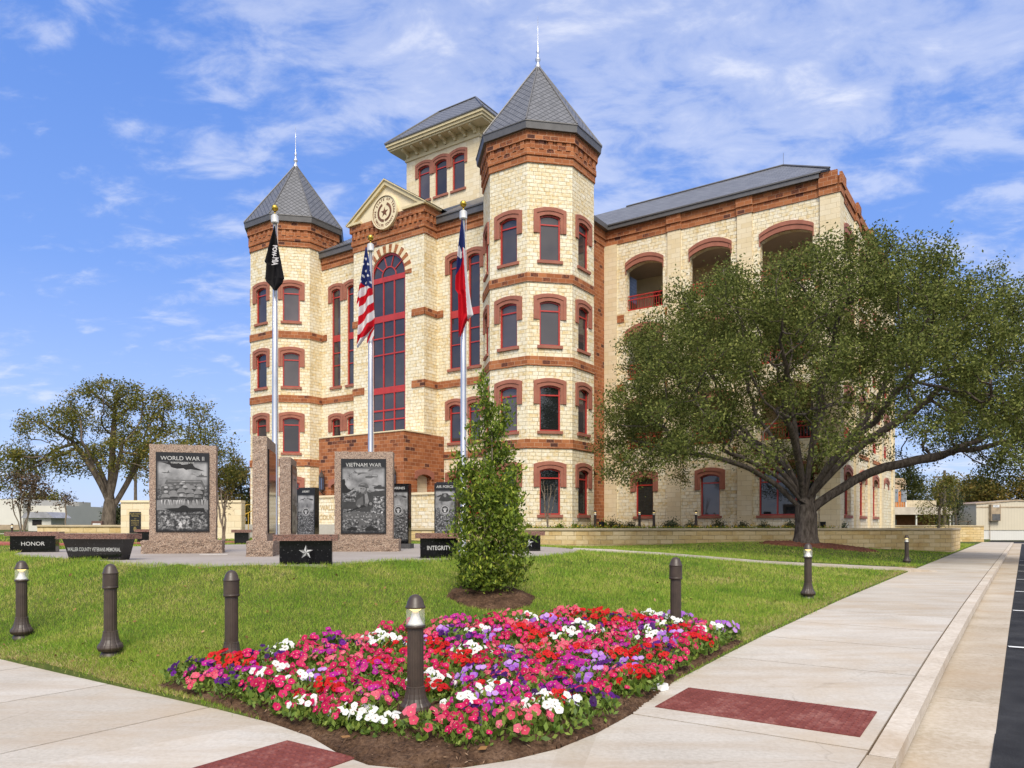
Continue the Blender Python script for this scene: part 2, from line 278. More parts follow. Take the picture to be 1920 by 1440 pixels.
# ------------------------------------------------------------------ mesh helpers
ZU = Vector((0, 0, 1))
class MB:
    def __init__(s): s.v = []; s.f = []; s.m = []; s.uv = {}
    def face(s, pts, m=0, uv=None):
        i = len(s.v); s.v.extend([tuple(p) for p in pts]); s.f.append(list(range(i, i + len(pts)))); s.m.append(m)
        if uv: s.uv[len(s.f) - 1] = uv
    def box(s, x0, x1, y0, y1, z0, z1, m=0):
        i = len(s.v); s.v += [(x, y, z) for z in (z0, z1) for x, y in ((x0, y0), (x1, y0), (x1, y1), (x0, y1))]
        for q in ((3, 2, 1, 0), (4, 5, 6, 7), (0, 1, 5, 4), (1, 2, 6, 5), (2, 3, 7, 6), (3, 0, 4, 7)): s.f.append([i + k for k in q]); s.m.append(m)
    def prism(s, pts, z0, z1, m=0, pts2=None, mt=None):
        n = len(pts); p2 = pts2 or pts; i = len(s.v)
        s.v += [(x, y, z0) for x, y in pts] + [(x, y, z1) for x, y in p2]
        for k in range(n): s.f.append([i + k, i + (k + 1) % n, i + n + (k + 1) % n, i + n + k]); s.m.append(m)
        s.f.append([i + n + k for k in range(n)]); s.m.append(m if mt is None else mt)
        s.f.append([i + n - 1 - k for k in range(n)]); s.m.append(m)
    def ext(s, o, t, n, loops, d0, d1, m=0, sides=True, back=False):
        """polygon with holes in the wall frame (a along t, b up), from depth d0 (hidden end) to d1 (seen end)"""
        o = Vector(o); t = Vector(t); n = Vector(n)
        P = lambda a, b, d: o + t * a + ZU * b + n * d
        tri = tessellate_polygon([[Vector((a, b, 0)) for a, b in L] for L in loops])
        flat = [p for L in loops for p in L]
        for T in tri:
            A, B, C = [flat[k] for k in T]
            ar = (B[0] - A[0]) * (C[1] - A[1]) - (B[1] - A[1]) * (C[0] - A[0])
            if abs(ar) < 1e-9: continue
            q = (A, B, C) if ar > 0 else (A, C, B)
            s.face([P(a, b, d1) for a, b in q], m)
            if back: s.face([P(a, b, d0) for a, b in q[::-1]], m)
        if sides:
            for L in (loops[1:] if sides == 'holes' else loops):
                for k in range(len(L)):
                    (a, b), (c, d) = L[k], L[(k + 1) % len(L)]
                    s.face([P(a, b, d0), P(c, d, d0), P(c, d, d1), P(a, b, d1)], m)
    def tube(s, path, rad, n=8, m=0, cap=True):
        path = [Vector(p) for p in path]
        if not hasattr(rad, '__len__'): rad = [rad] * len(path)
        base = len(s.v); up = None
        for k, p in enumerate(path):
            d = (path[min(k + 1, len(path) - 1)] - path[max(k - 1, 0)]).normalized()
            if up is None: up = d.orthogonal().normalized()
            up = (up - d * up.dot(d)).normalized(); sd = d.cross(up)
            for j in range(n):
                a = 2 * math.pi * j / n
                s.v.append(tuple(p + (up * math.cos(a) + sd * math.sin(a)) * rad[k]))
        for k in range(len(path) - 1):
            for j in range(n):
                a = base + k * n + j; b_ = base + k * n + (j + 1) % n
                s.f.append([a, b_, b_ + n, a + n]); s.m.append(m)
        if cap:
            s.f.append([base + j for j in range(n)][::-1]); s.m.append(m)
            e = base + (len(path) - 1) * n; s.f.append([e + j for j in range(n)]); s.m.append(m)
    def lathe(s, prof, n=24, c=(0, 0, 0), m=0, fl=None, cap=True):
        base = len(s.v)
        for k, (r, z) in enumerate(prof):
            for j in range(n):
                a = 2 * math.pi * j / n
                rr = r * (fl(k, a) if fl else 1)
                s.v.append((c[0] + rr * math.cos(a), c[1] + rr * math.sin(a), c[2] + z))
        for k in range(len(prof) - 1):
            for j in range(n):
                a = base + k * n + j; b_ = base + k * n + (j + 1) % n
                s.f.append([a, b_, b_ + n, a + n]); s.m.append(m)
        if cap:
            s.f.append([base + j for j in range(n)][::-1]); s.m.append(m)
            e = base + (len(prof) - 1) * n; s.f.append([e + j for j in range(n)]); s.m.append(m)
    def text(s, body, size, o, t, n, m=0, sx=1.0, d=.003, align='CENTER', up=None, th=0.0):
        V, F = text_geo(body, size, align, th)
        o = Vector(o); t = Vector(t); n = Vector(n); up = Vector(up) if up else ZU
        i = len(s.v)
        for x, y in V: s.v.append(tuple(o + t * (x * sx) + up * y + n * d))
        for f in F: s.f.append([i + k for k in f]); s.m.append(m)
    def build(s, name, mats, parent=None, smooth=False, loc=None, uvs=True):
        me = bpy.data.meshes.new(name); me.from_pydata(s.v, [], s.f)
        if not isinstance(mats, (list, tuple)): mats = [mats]
        for mm in mats: me.materials.append(mm)
        if len(mats) > 1: me.polygons.foreach_set('material_index', s.m)
        if smooth: me.polygons.foreach_set('use_smooth', [True] * len(s.f))
        me.update()
        if uvs:
            lay = me.uv_layers.new(name='UVMap'); data = np.zeros((len(me.loops), 2), dtype=np.float32)
            for p in me.polygons:
                if p.index in s.uv:
                    for li, q in zip(p.loop_indices, s.uv[p.index]): data[li] = q
                    continue
                nn = p.normal; h = math.hypot(nn.x, nn.y)
                for li in p.loop_indices:
                    co = me.vertices[me.loops[li].vertex_index].co
                    if h < .5 and abs(nn.z) > .93: data[li] = (co.x, co.y)
                    else:
                        h_ = max(h, 1e-6); data[li] = ((-nn.y * co.x + nn.x * co.y) / h_, co.z / max(h_, .2))
            lay.data.foreach_set('uv', data.ravel())
        return link(name, me, parent, loc)
def link(name, me, parent=None, loc=None):
    o = bpy.data.objects.new(name, me); COL.objects.link(o)
    if parent: o.parent = parent
    if loc: o.location = loc
    return o
_tx = {}
def text_geo(body, size, align='CENTER', th=0.0):
    k = (body, size, align, th)
    if k not in _tx:
        cu = bpy.data.curves.new('tmp_text', 'FONT'); cu.body = body; cu.size = size; cu.align_x = align; cu.resolution_u = 3; cu.offset = th
        ob = bpy.data.objects.new('tmp_text', cu); COL.objects.link(ob)
        dg = bpy.context.evaluated_depsgraph_get(); me = bpy.data.meshes.new_from_object(ob.evaluated_get(dg))
        _tx[k] = ([(v.co.x, v.co.y) for v in me.vertices], [list(p.vertices) for p in me.polygons])
        bpy.data.objects.remove(ob); bpy.data.curves.remove(cu); bpy.data.meshes.remove(me)
    return _tx[k]
def tag(o, label=None, cat=None, group=None, kind=None):
    if label: o['label'] = label
    if cat: o['category'] = cat
    if group: o['group'] = group
    if kind: o['kind'] = kind
    return o
def thing(name, loc, label, cat, rz=0, group=None):
    o = bpy.data.objects.new(name, None); COL.objects.link(o); o.location = loc; o.rotation_euler = (0, 0, rz); o.empty_display_size = .2
    return tag(o, label, cat, group)
def dup(root, loc, rz=0, label=None, group=None, scale=None):
    r = root.copy(); COL.objects.link(r); r.location = loc; r.rotation_euler = (0, 0, rz)
    if scale: r.scale = (scale,) * 3 if not hasattr(scale, '__len__') else scale
    if label: r['label'] = label
    if group: r['group'] = group
    for ch in list(root.children):
        c = ch.copy(); COL.objects.link(c); c.parent = r
        for q in list(ch.children):
            d = q.copy(); COL.objects.link(d); d.parent = c
    return r
def fast_mesh(name, verts, faces_n, nper, mat, parent=None, loc=None):
    """verts (N,3) laid out as consecutive faces of nper corners"""
    me = bpy.data.meshes.new(name); V = np.asarray(verts, dtype=np.float32); nf = faces_n
    me.vertices.add(len(V)); me.vertices.foreach_set('co', V.ravel())
    me.loops.add(nf * nper); me.loops.foreach_set('vertex_index', np.arange(nf * nper, dtype=np.int32))
    me.polygons.add(nf); me.polygons.foreach_set('loop_start', np.arange(0, nf * nper, nper, dtype=np.int32))
    me.materials.append(mat); me.update(calc_edges=True); me.validate()
    return link(name, me, parent, loc)
def leaf_mesh(name, C, L, Wd, mat, parent=None, updir=None, loc=None, flat=0.0):
    n = len(C); C = np.asarray(C); L = np.broadcast_to(np.asarray(L, dtype=float), (n,)) * rng.uniform(.7, 1.25, n)
    d = rng.normal(size=(n, 3))
    if updir is not None: d = d * .55 + np.asarray(updir)
    d /= np.linalg.norm(d, axis=1)[:, None]
    e = rng.normal(size=(n, 3)); e[:, 2] *= (1 - flat)
    e -= d * (e * d).sum(1)[:, None]; e /= np.linalg.norm(e, axis=1)[:, None] + 1e-9
    w = (L * Wd)[:, None]; Lc = L[:, None]
    V = np.stack([C, C + d * Lc * .5 + e * w * .5, C + d * Lc, C + d * Lc * .5 - e * w * .5], 1).reshape(-1, 3)
    return fast_mesh(name, V, n, 4, mat, parent, loc)
# ------------------------------------------------------------------ the lie of the land
TH = R(34.4); CT, ST = math.cos(TH), math.sin(TH)
def W(u, v): return (u * CT + v * ST, -u * ST + v * CT)       # street frame -> world
def UV(x, y): return (x * CT - y * ST, x * ST + y * CT)
def S(v): return float(np.interp(v, [-5, 6, 10, 16, 25, 90], [0, 0, .12, .19, .21, .21]))
PLZ = (-5.6, 20.2); PLR = 7.9; PLH = .974
def plr(x, y):
    a = np.degrees(np.arctan2(np.asarray(y, float) - PLZ[1], np.asarray(x, float) - PLZ[0])) % 360
    return np.interp(a, [0, 150, 185, 200, 225, 247, 262, 276, 287, 298, 312, 330, 360], [7.4, 7.6, 7.0, 6.7, 6.3, 6.2, 7.2, 7.9, 7.75, 6.9, 6.65, 7.2, 7.4])
_cp = [(-.82, 6.39, 0.0), (-3.07, 8.16, .08), (-4.69, 8.73, .138), (-6.79, 10.35, .10), (2.13, 9.75, .177), (5.76, 14.57, .227), (14.8, 28, .2),
       (-.4, 11.5, .58), (0.3, 9.3, .16), (-1.5, 9.6, .25), (3, 35.3, .65), (7, 36.2, .70), (12.5, 36.9, .78), (18, 38, .5), (22.4, 38.4, .22), (12.76, 32.5, .84),
       (7, 22.3, .58), (3.4, 20, .90), (-5.6, 38.7, .90), (-12, 32, .97), (-20, 35, 1.12), (-14, 42, 1.0), (-30, 40, 1.25), (-25, 25, 1.05),
       (-20, 14, .45), (0, 28, .88), (9, 28, .6), (-40, 60, 1.3), (-10, 60, 1.0), (1, 14.5, .70), (3, 16, .55), (-8, 12.3, .58)]
for k in range(26):
    a = 2 * math.pi * k / 26; r_ = float(plr(PLZ[0] + math.cos(a), PLZ[1] + math.sin(a))) + .12; _cp.append((PLZ[0] + r_ * math.cos(a), PLZ[1] + r_ * math.sin(a), PLH - .01))
for u in (-3.9, -5, -6.5, -8, -10, -13, -18, -26): _cp.append((*W(u, 4.05), .03 if u < -5 else .0))
for v in (5, 6, 8, 10, 13, 16, 20, 25, 30, 36, 42, 50, 60, 75): _cp.append((*W(-2.98, v), S(v) + .01))
_cp.append((*W(-3.2, 4.3), 0.0))
_cp = np.array(_cp)
def _phi(d): return d ** 2 * np.log(d + 1e-9)
_n = len(_cp); _A = np.zeros((_n + 3, _n + 3))
_D = np.linalg.norm(_cp[:, None, :2] - _cp[None, :, :2], axis=2)
_A[:_n, :_n] = _phi(_D) + np.eye(_n) * .01; _A[:_n, _n] = 1; _A[:_n, _n + 1:] = _cp[:, :2]; _A[_n, :_n] = 1; _A[_n + 1:, :_n] = _cp[:, :2].T
_w = np.linalg.solve(_A, np.concatenate([_cp[:, 2], [0, 0, 0]]))
def terrain(X, Y):
    X = np.asarray(X, float); Y = np.asarray(Y, float); sh = X.shape; x = X.ravel(); y = Y.ravel()
    z = np.zeros(len(x))
    for i in range(0, len(x), 20000):
        xs, ys = x[i:i + 20000], y[i:i + 20000]
        d = np.hypot(xs[:, None] - _cp[None, :, 0], ys[:, None] - _cp[None, :, 1])
        z[i:i + 20000] = _phi(d) @ _w[:_n] + _w[_n] + _w[_n + 1] * xs + _w[_n + 2] * ys
    z = np.clip(z, -.02, 1.35)
    z = np.where(np.hypot(x - PLZ[0], y - PLZ[1]) < plr(x, y) - .06, np.minimum(z, PLH - .12), z)
    far = np.clip((np.hypot(x, y - 30) - 38) / 25, 0, 1); far = far * far * (3 - 2 * far)
    tgt = np.interp(x, [-40, -5, 20], [1.25, 1.0, .2])
    z = z * (1 - far) + tgt * far
    return z.reshape(sh)
def tz(x, y): return float(terrain(np.array([x]), np.array([y]))[0])
def axis(lo, hi, f0, f1, step, extra):
    a = list(np.arange(f0, f1 + 1e-6, step)); x = f1; s_ = step
    while x < hi: s_ *= 1.35; x += s_; a.append(x)
    x = f0; s_ = step
    while x > lo: s_ *= 1.35; x -= s_; a.append(x)
    a += extra
    a = sorted(a); out = [a[0]]
    for q in a[1:]:
        if q - out[-1] > .012: out.append(q)
    return np.array(out)
ua = axis(-2500, 2500, -24, 8, .33, [-2.98, -2.93]); va = axis(-300, 3500, 0, 45, .33, [4.05, 4.0])
UU, VV = np.meshgrid(ua, va)
XX = UU * CT + VV * ST; YY = -UU * ST + VV * CT
ZZ = terrain(XX, YY)
Sv = np.interp(VV, [-5, 6, 10, 16, 25, 90], [0, 0, .12, .19, .21, .21])
pav = (UU > -2.97) | (VV < 4.04)
ZZ = np.where(pav, np.minimum(ZZ, Sv - .22), ZZ)
ZZ = np.where((UU > -2.97) & (VV > 90), .04, ZZ)
nu, nv = len(ua), len(va)
idx = np.arange(nu * nv).reshape(nv, nu)
q = np.stack([idx[:-1, :-1], idx[:-1, 1:], idx[1:, 1:], idx[1:, :-1]], -1).reshape(-1, 4)
me = bpy.data.meshes.new('lawn'); me.from_pydata(np.stack([XX, YY, ZZ], -1).reshape(-1, 3).tolist(), [], q.tolist()); me.materials.append(SOIL)
me.polygons.foreach_set('use_smooth', [True] * len(q)); me.update()
tag(link('lawn', me), kind='structure')

def strip(name, mat, outline_uv, top, thick=.18, kind='structure'):
    """flat paved piece; outline in the street frame, top(v) gives its level"""
    m = MB(); n = len(outline_uv)
    T = [(*W(u, v), top(v)) for u, v in outline_uv]; B = [(x, y, z - thick) for x, y, z in T]
    m.face(T)
    for k in range(n): m.face([B[k], B[(k + 1) % n], T[(k + 1) % n], T[k]])
    return m
# sidewalks: slabs with open joints over a dirty bed
G = .013
side = MB(); bed = MB()
def slab(mb, u0, u1, v0, v1, top, n=1, dz=0):
    vs = np.linspace(v0, v1, n + 1)
    for a, b in zip(vs[:-1], vs[1:]):
        T = [(*W(u0, a), top(a) + dz), (*W(u1, a), top(a) + dz), (*W(u1, b), top(b) + dz), (*W(u0, b), top(b) + dz)]
        mb.face(T); Bq = [(x, y, z - .12) for x, y, z in T]
        for k in range(4): mb.face([Bq[k], Bq[(k + 1) % 4], T[(k + 1) % 4], T[k]])
jv = [6.0, 8.8, 10.47, 12.2, 13.9, 15.7, 17.5, 19.3, 21.1, 22.9, 24.7, 26.5, 28.3, 30.1, 31.9, 33.7, 35.5, 37.3, 39.1, 41, 43, 45, 48, 51, 54, 57, 60, 64, 68, 72, 76]
for a, b in zip(jv[:-1], jv[1:]): slab(side, -2.98 + (.0), -.945, a + G, b - G, S)
ju = [-26, -23.5, -21.5, -19.7, -17.9, -16.1, -14.3, -12.5, -11.1, -9.6, -7.85, -6.1]
for a, b in zip(ju[:-1], ju[1:]): slab(side, a + G, b - G, .6, 4.05, lambda v: 0.0)
# corner landing with the rounded bed edge
arc = [(-6.1 + G, 4.05), (-5.2, 4.02), (-4.6, 3.93), (-4.05, 3.74), (-3.72, 3.69), (-3.4, 3.80), (-3.15, 4.02), (-2.97, 4.34), (-2.84, 4.75), (-2.80, 5.3), (-2.83, 6.0 - G)]
land = [(-6.1 + G, .6)] + [(-.945, .6), (-.945, 6.0 - G)] + arc[::-1]
lm = strip('x', None, land, lambda v: 0.0)
tri = tessellate_polygon([[Vector((u, v, 0)) for u, v in land]])
lm.f = lm.f[1:]; lm.m = lm.m[1:]
for t3 in tri:
    pts = [(*W(*land[k]), 0.0) for k in t3]
    if (pts[1][0] - pts[0][0]) * (pts[2][1] - pts[0][1]) - (pts[1][1] - pts[0][1]) * (pts[2][0] - pts[0][0]) < 0: pts = pts[::-1]
    lm.face(pts)
off = len(side.v); side.v += lm.v; side.f += [[off + k for k in f] for f in lm.f]; side.m += lm.m
slab(side, -26, -.945, -3, .6 - G, lambda v: 0.0)
slab(side, 4, -60, 77, 80, lambda v: .05)
tag(side.build('sidewalk', CONC), kind='structure')
slab(bed, -2.96, -.76, 5.9, 76, S, 12, -.013); slab(bed, -26, -6.05, -3, 4.03, lambda v: 0.0, 1, -.013); slab(bed, -6.05, -.76, -3, 3.7, lambda v: 0, 1, -.013)
slab(bed, -2.79, -.76, 3.7, 5.9, lambda v: 0, 1, -.013)
tag(bed.build('sidewalk_joint_bed', JOINT), kind='structure')
kb = MB()
kv = [5.9] + jv[1:]
for a, b in zip(kv[:-1], kv[1:]):
    n = max(1, int((b - a) / 3)); slab(kb, -.925, -.75, a + .004, b - .004, S, n)
tag(kb.build('curb', CURBM), kind='structure')
gt = MB()
gvs = [-3, 1.2, 4.0, 6.0, 8.6, 11.4, 14.2, 17, 19.8, 22.6, 25.4, 28.2, 31, 34, 37, 40, 44, 48, 52, 56, 60, 66, 72, 78]
for a, b in zip(gvs[:-1], gvs[1:]): slab(gt, -.79, -.2, a + .005, b - .005, lambda v: S(v) - .15)
slab(gt, -.945 + .01, -.745, -3, 5.89, lambda v: -.004)
tag(gt.build('gutter', GUTT), kind='structure')
ro = MB(); slab(ro, -.205, 60, -30, 78, lambda v: S(v) - .156, 20); slab(ro, -60, 60, 80, 92, lambda v: .04); slab(ro, -80, -.94, -30, -3, lambda v: -.12)
tag(ro.build('road', ASPH), kind='structure')
ml = MB()
for v in (7.45, 12.3, 17.1, 21.9, 26.7, 31.5, 36.3, 41):
    T = [(*W(u, vv), S(vv) - .1515) for u, vv in ((-.17, v - .07), (.5, v - .062), (4.6, v - .06), (4.6, v + .06), (.5, v + .058), (-.19, v + .03))]; ml.face(T)
tag(ml.build('parking_line_markings', PAINT), kind='structure')
# red tactile warning pads, with domes
def pad(name, u0, u1, v0, v1, label):
    m = MB(); z = lambda v: S(v) + .004
    T = [(*W(u0, v0), z(v0)), (*W(u1, v0), z(v0)), (*W(u1, v1), z(v1)), (*W(u0, v1), z(v1))]
    T = [(x, y, zz + .004) for x, y, zz in T]; m.face(T)
    for k in range(4):
        a, b = T[k], T[(k + 1) % 4]; m.face([(a[0], a[1], a[2] - .02), (b[0], b[1], b[2] - .02), b, a])
    nu_ = int((u1 - u0) / .062); nv_ = int((v1 - v0) / .062)
    for i in range(nu_):
        for j in range(nv_):
            u = u0 + (i + .5) * (u1 - u0) / nu_; v = v0 + (j + .5) * (v1 - v0) / nv_; x, y = W(u, v)
            m.lathe([(.019, 0), (.015, .005), (.007, .008)], 8, (x, y, z(v) + .004))
    return tag(m.build(name, PADM), label, 'warning pad')
pad('tactile_paving_pad', -2.75, -1.05, 6.3, 7.12, 'worn dark red tactile pad set in the sidewalk beside the curb')
pad('tactile_paving_pad', -4.65, -3.9, 1.9, 3.75, 'red dimpled tactile pad at the left corner below the flower bed')

# plaza, path, red paving
pm = MB(); pts = []
for k in range(72):
    a = 2 * math.pi * k / 72; r_ = float(plr(PLZ[0] + math.cos(a), PLZ[1] + math.sin(a))); pts.append((PLZ[0] + r_ * math.cos(a), PLZ[1] + r_ * math.sin(a)))
pm.prism(pts, .55, PLH); tag(pm.build('plaza', CONCP), kind='structure')
def ribbon(name, mat, ctr, width, dz, n=60, wid=None):
    P = np.array(ctr, float); s_ = np.linspace(0, 1, len(P)); q_ = np.linspace(0, 1, n)
    x = np.interp(q_, s_, P[:, 0]); y = np.interp(q_, s_, P[:, 1])
    for _ in range(3): x[1:-1] = (x[:-2] + x[1:-1] * 2 + x[2:]) / 4; y[1:-1] = (y[:-2] + y[1:-1] * 2 + y[2:]) / 4
    tx = np.gradient(x); ty = np.gradient(y); l = np.hypot(tx, ty); nx, ny = -ty / l, tx / l
    m = MB(); w = (np.interp(q_, s_, wid) if wid is not None else np.full(n, width)) / 2
    zc = terrain(x, y); zl = np.maximum(terrain(x + nx * w, y + ny * w), zc - .1); zr = np.maximum(terrain(x - nx * w, y - ny * w), zc - .1)
    z = np.maximum(zc, (zl + zr) / 2) + dz
    for k in range(n - 1):
        a = (x[k] + nx[k] * w[k], y[k] + ny[k] * w[k]); b = (x[k + 1] + nx[k + 1] * w[k + 1], y[k + 1] + ny[k + 1] * w[k + 1])
        c = (x[k + 1] - nx[k + 1] * w[k + 1], y[k + 1] - ny[k + 1] * w[k + 1]); d = (x[k] - nx[k] * w[k], y[k] - ny[k] * w[k])
        m.face([(*d, z[k]), (*c, z[k + 1]), (*b, z[k + 1]), (*a, z[k])])
        m.face([(*a, z[k]), (*b, z[k + 1]), (*b, z[k + 1] - .2), (*a, z[k] - .2)]); m.face([(*c, z[k + 1]), (*d, z[k]), (*d, z[k] - .2), (*c, z[k + 1] - .2)])
    return tag(m.build(name, mat), kind='structure'), np.stack([x, y, w], 1)
path_o, PATH = ribbon('path', CONC, [(1.6, 20.6), (3.2, 20.6), (5.0, 21.5), (7, 22.6), (10, 23.6), (12.4, 24.0), (13.2, 24.0)], 1.5, .035)
ribbon('red_paving_path', REDPAVE, [(-40, 30), (-26, 29), (-17, 29), (-8, 32.5), (-4.8, 33)], 2.2, .03)
ribbon('side_path', CONC, [(-60, 38), (-36, 37.5), (-24, 36)], 2.2, .03)

# flower bed and mulch
def bed_poly():
    back = [(-2.98, 10.0), (-3.1, 10.5)]
    return back
BED = [W(*p) for p in arc[1:]] + [W(-2.99, 7.5), W(-2.99, 9.0), W(-3.0, 9.7)] + [(2.55, 10.25), (1.6, 10.45), (.6, 10.4), (-.4, 10.1), (-1.3, 9.6), (-2.2, 8.9), (-3.0, 8.1), (-3.6, 7.5), W(-6.6, 4.12)]
def inside(poly, x, y):
    r = np.zeros(np.shape(x), bool); n = len(poly)
    for i in range(n):
        (x0, y0), (x1, y1) = poly[i], poly[i - 1]
        c = ((y0 > y) != (y1 > y)) & (x < (x1 - x0) * (y - y0) / (y1 - y0 + 1e-12) + x0); r ^= c
    return r
def edge_dist(poly, x, y):
    d = np.full(np.shape(x), 1e9)
    for i in range(len(poly)):
        a = np.array(poly[i - 1]); b = np.array(poly[i]); ab = b - a
        t = np.clip(((x - a[0]) * ab[0] + (y - a[1]) * ab[1]) / (ab @ ab), 0, 1)
        d = np.minimum(d, np.hypot(x - a[0] - t * ab[0], y - a[1] - t * ab[1]))
    return d
def mound(name, mat, poly, step, h, rough, edge=.25, base=0.02):
    P = np.array(poly); xs = np.arange(P[:, 0].min() - .1, P[:, 0].max() + .1, step); ys = np.arange(P[:, 1].min() - .1, P[:, 1].max() + .1, step)
    X, Y = np.meshgrid(xs, ys); ins = inside(poly, X, Y); d = edge_dist(poly, X, Y)
    e = np.clip(d / edge, 0, 1); e = np.where(ins, e * e * (3 - 2 * e), -np.clip(d / .05, 0, 1))
    Z = terrain(X, Y) + base * np.where(ins, 1, -3) + h * np.where(ins, e, e * .6) + rng.normal(size=X.shape) * rough * np.where(ins, 1, 0)
    n_ = len(xs); idx = np.arange(X.size).reshape(X.shape)
    keep = ins | (d < step * 1.3)
    k4 = keep[:-1, :-1] & keep[:-1, 1:] & keep[1:, 1:] & keep[1:, :-1]
    q = np.stack([idx[:-1, :-1], idx[:-1, 1:], idx[1:, 1:], idx[1:, :-1]], -1)[k4]
    me = bpy.data.meshes.new(name); me.from_pydata(np.stack([X, Y, Z], -1).reshape(-1, 3).tolist(), [], q.tolist()); me.materials.append(mat); me.update()
    return tag(link(name, me), kind='stuff')
tag(mound('bark_mulch', MULCH, BED, .035, .05, .008), 'dark bark mulch covering the flower bed by the corner', 'mulch')
def blob(cx, cy, rx, ry, n=28, j=.06): return [(cx + rx * (1 + random.uniform(-j, j)) * math.cos(2 * math.pi * k / n), cy + ry * (1 + random.uniform(-j, j)) * math.sin(2 * math.pi * k / n)) for k in range(n)]
SHRUB = (-.37, 11.5); OAK = (12.76, 32.5)
RING1 = blob(SHRUB[0] + .05, SHRUB[1] - .05, .68, .72); RING2 = blob(OAK[0] + .5, OAK[1] + .1, 2.6, 1.7)
tag(mound('mulch_ring', MULCH, RING1, .04, .05, .01, .2), 'brown mulch ring round the foot of the young tree', 'mulch')
tag(mound('mulch_ring', MULCHR, RING2, .11, .06, .02, .4), 'reddish mulch ring round the foot of the big oak', 'mulch')
# loose mulch chips, bed only
n = 9000; cx = rng.uniform(-4.2, 3, n); cy = rng.uniform(4.9, 10.5, n); k = inside(BED, cx, cy); cx, cy = cx[k], cy[k]
cz = terrain(cx, cy) + .03 + .05 * np.clip(edge_dist(BED, cx, cy) / .25, 0, 1)
CHIP = leaf_mat('mulch_chip', [(0, (.02, .011, .006)), (.5, (.09, .05, .028)), (.9, (.2, .125, .075)), (1, (.32, .22, .14))], .95, 0)
ch = leaf_mesh('mulch_chips', np.stack([cx, cy, cz], 1), .045, .28, CHIP, flat=.8)
tag(ch, 'loose bark chips lying over the flower bed mulch', 'mulch chips', kind='stuff')

# grass: real blades, thinning with distance
def blades(n, ymax, seed):
    r = np.random.default_rng(seed)
    Y = 1 / r.uniform(1 / ymax, 1 / 6.2, n * 2); X = Y * r.uniform(-.74, .74, n * 2)
    u, v = X * CT - Y * ST, X * ST + Y * CT
    ok = (u < -2.995 + r.normal(size=len(X)) * .03) & (v > 4.075 + r.normal(size=len(X)) * .03)
    ok &= ~inside(BED, X, Y) & ~inside(RING1, X, Y) & ~inside(RING2, X, Y)
    ok &= np.hypot(X - PLZ[0], Y - PLZ[1]) > plr(X, Y) + r.normal(size=len(X)) * .04
    WX = [-9.5, -5.6, 3.04, 7.08, 22.9, 30]; WY = [41, 39, 35.5, 36.5, 39, 44]
    ok &= Y < np.interp(X, WX, WY) - .1
    dm = np.min(np.hypot(X[:, None] - PATH[None, ::2, 0], Y[:, None] - PATH[None, ::2, 1]) if True else 0, axis=1)
    ok &= dm > .80
    return X[ok][:n], Y[ok][:n]
def grass(n, ymax, seed, h, w):
    X, Y = blades(n, ymax, seed); n = len(X); r = np.random.default_rng(seed + 1)
    Z = terrain(X, Y) - .004; sc_ = np.clip(Y / 10, .9, 3.2)
    hh = h * r.uniform(.5, 1.3, n) * np.clip(sc_, 1, 1.6); ww = w * sc_ * r.uniform(.7, 1.2, n)
    a = r.uniform(0, 2 * np.pi, n); lean = r.uniform(.1, 1.0, n); b = r.uniform(0, 2 * np.pi, n)
    P0 = np.stack([X - np.cos(a) * ww / 2, Y - np.sin(a) * ww / 2, Z], 1); P1 = np.stack([X + np.cos(a) * ww / 2, Y + np.sin(a) * ww / 2, Z], 1)
    P2 = np.stack([X + np.cos(b) * hh * lean, Y + np.sin(b) * hh * lean, Z + hh * np.sqrt(np.clip(1.25 - lean ** 2, .15, 1))], 1)
    return np.stack([P0, P1, P2], 1).reshape(-1, 3)
V = np.concatenate([grass(500000, 36, 11, .048, .006)])
go = fast_mesh('grass', V, len(V) // 3, 3, GRASS)
tag(go, 'short green and yellowing lawn grass between the sidewalk and the plaza', 'grass', kind='stuff')

# straw coloured dead blades along the paving edges and a few bare patches, fallen leaves
def far_patch(n):
    r = np.random.default_rng(5); u = r.uniform(-5.6, -3.05, n); v = 42 + 24 * r.uniform(0, 1, n); x, y = u * CT + v * ST, -u * ST + v * CT; z = terrain(x, y); a = r.uniform(0, 6.28, n)
    return np.stack([np.stack([x - np.cos(a) * .015, y - np.sin(a) * .015, z], 1), np.stack([x + np.cos(a) * .015, y + np.sin(a) * .015, z], 1), np.stack([x + r.normal(size=n) * .03, y + r.normal(size=n) * .03, z + r.uniform(.05, .1, n)], 1)], 1).reshape(-1, 3)
V = far_patch(9000); tag(fast_mesh('verge_grass', V, len(V) // 3, 3, GRASS), 'grass verge beyond the end of the retaining wall', 'grass', kind='stuff')
STRAW = leaf_mat('dry_grass_blade', [(0, (.22, .16, .06)), (.5, (.38, .30, .13)), (1, (.50, .42, .22))], .8, .2, .1)
def dry(n):
    r = np.random.default_rng(77); t = r.uniform(-17, -6.3, n // 2); u1, v1 = t, 4.06 + np.abs(r.normal(size=n // 2)) * .2
    v2 = 6.5 + (r.uniform(0, 1, n - n // 2) ** 2) * 22; u2 = -3.02 - np.abs(r.normal(size=n - n // 2)) * .16
    u = np.concatenate([u1, u2]); v = np.concatenate([v1, v2]); x, y = u * CT + v * ST, -u * ST + v * CT
    ok = ~inside(BED, x, y); x, y = x[ok], y[ok]; n = len(x); z = terrain(x, y)
    a = r.uniform(0, 6.28, n); w = .005 * np.clip(y / 10, .9, 2.5); h = r.uniform(.015, .045, n); b = r.uniform(0, 6.28, n)
    return np.stack([np.stack([x - np.cos(a) * w, y - np.sin(a) * w, z], 1), np.stack([x + np.cos(a) * w, y + np.sin(a) * w, z], 1), np.stack([x + np.cos(b) * .04, y + np.sin(b) * .04, z + h], 1)], 1).reshape(-1, 3)
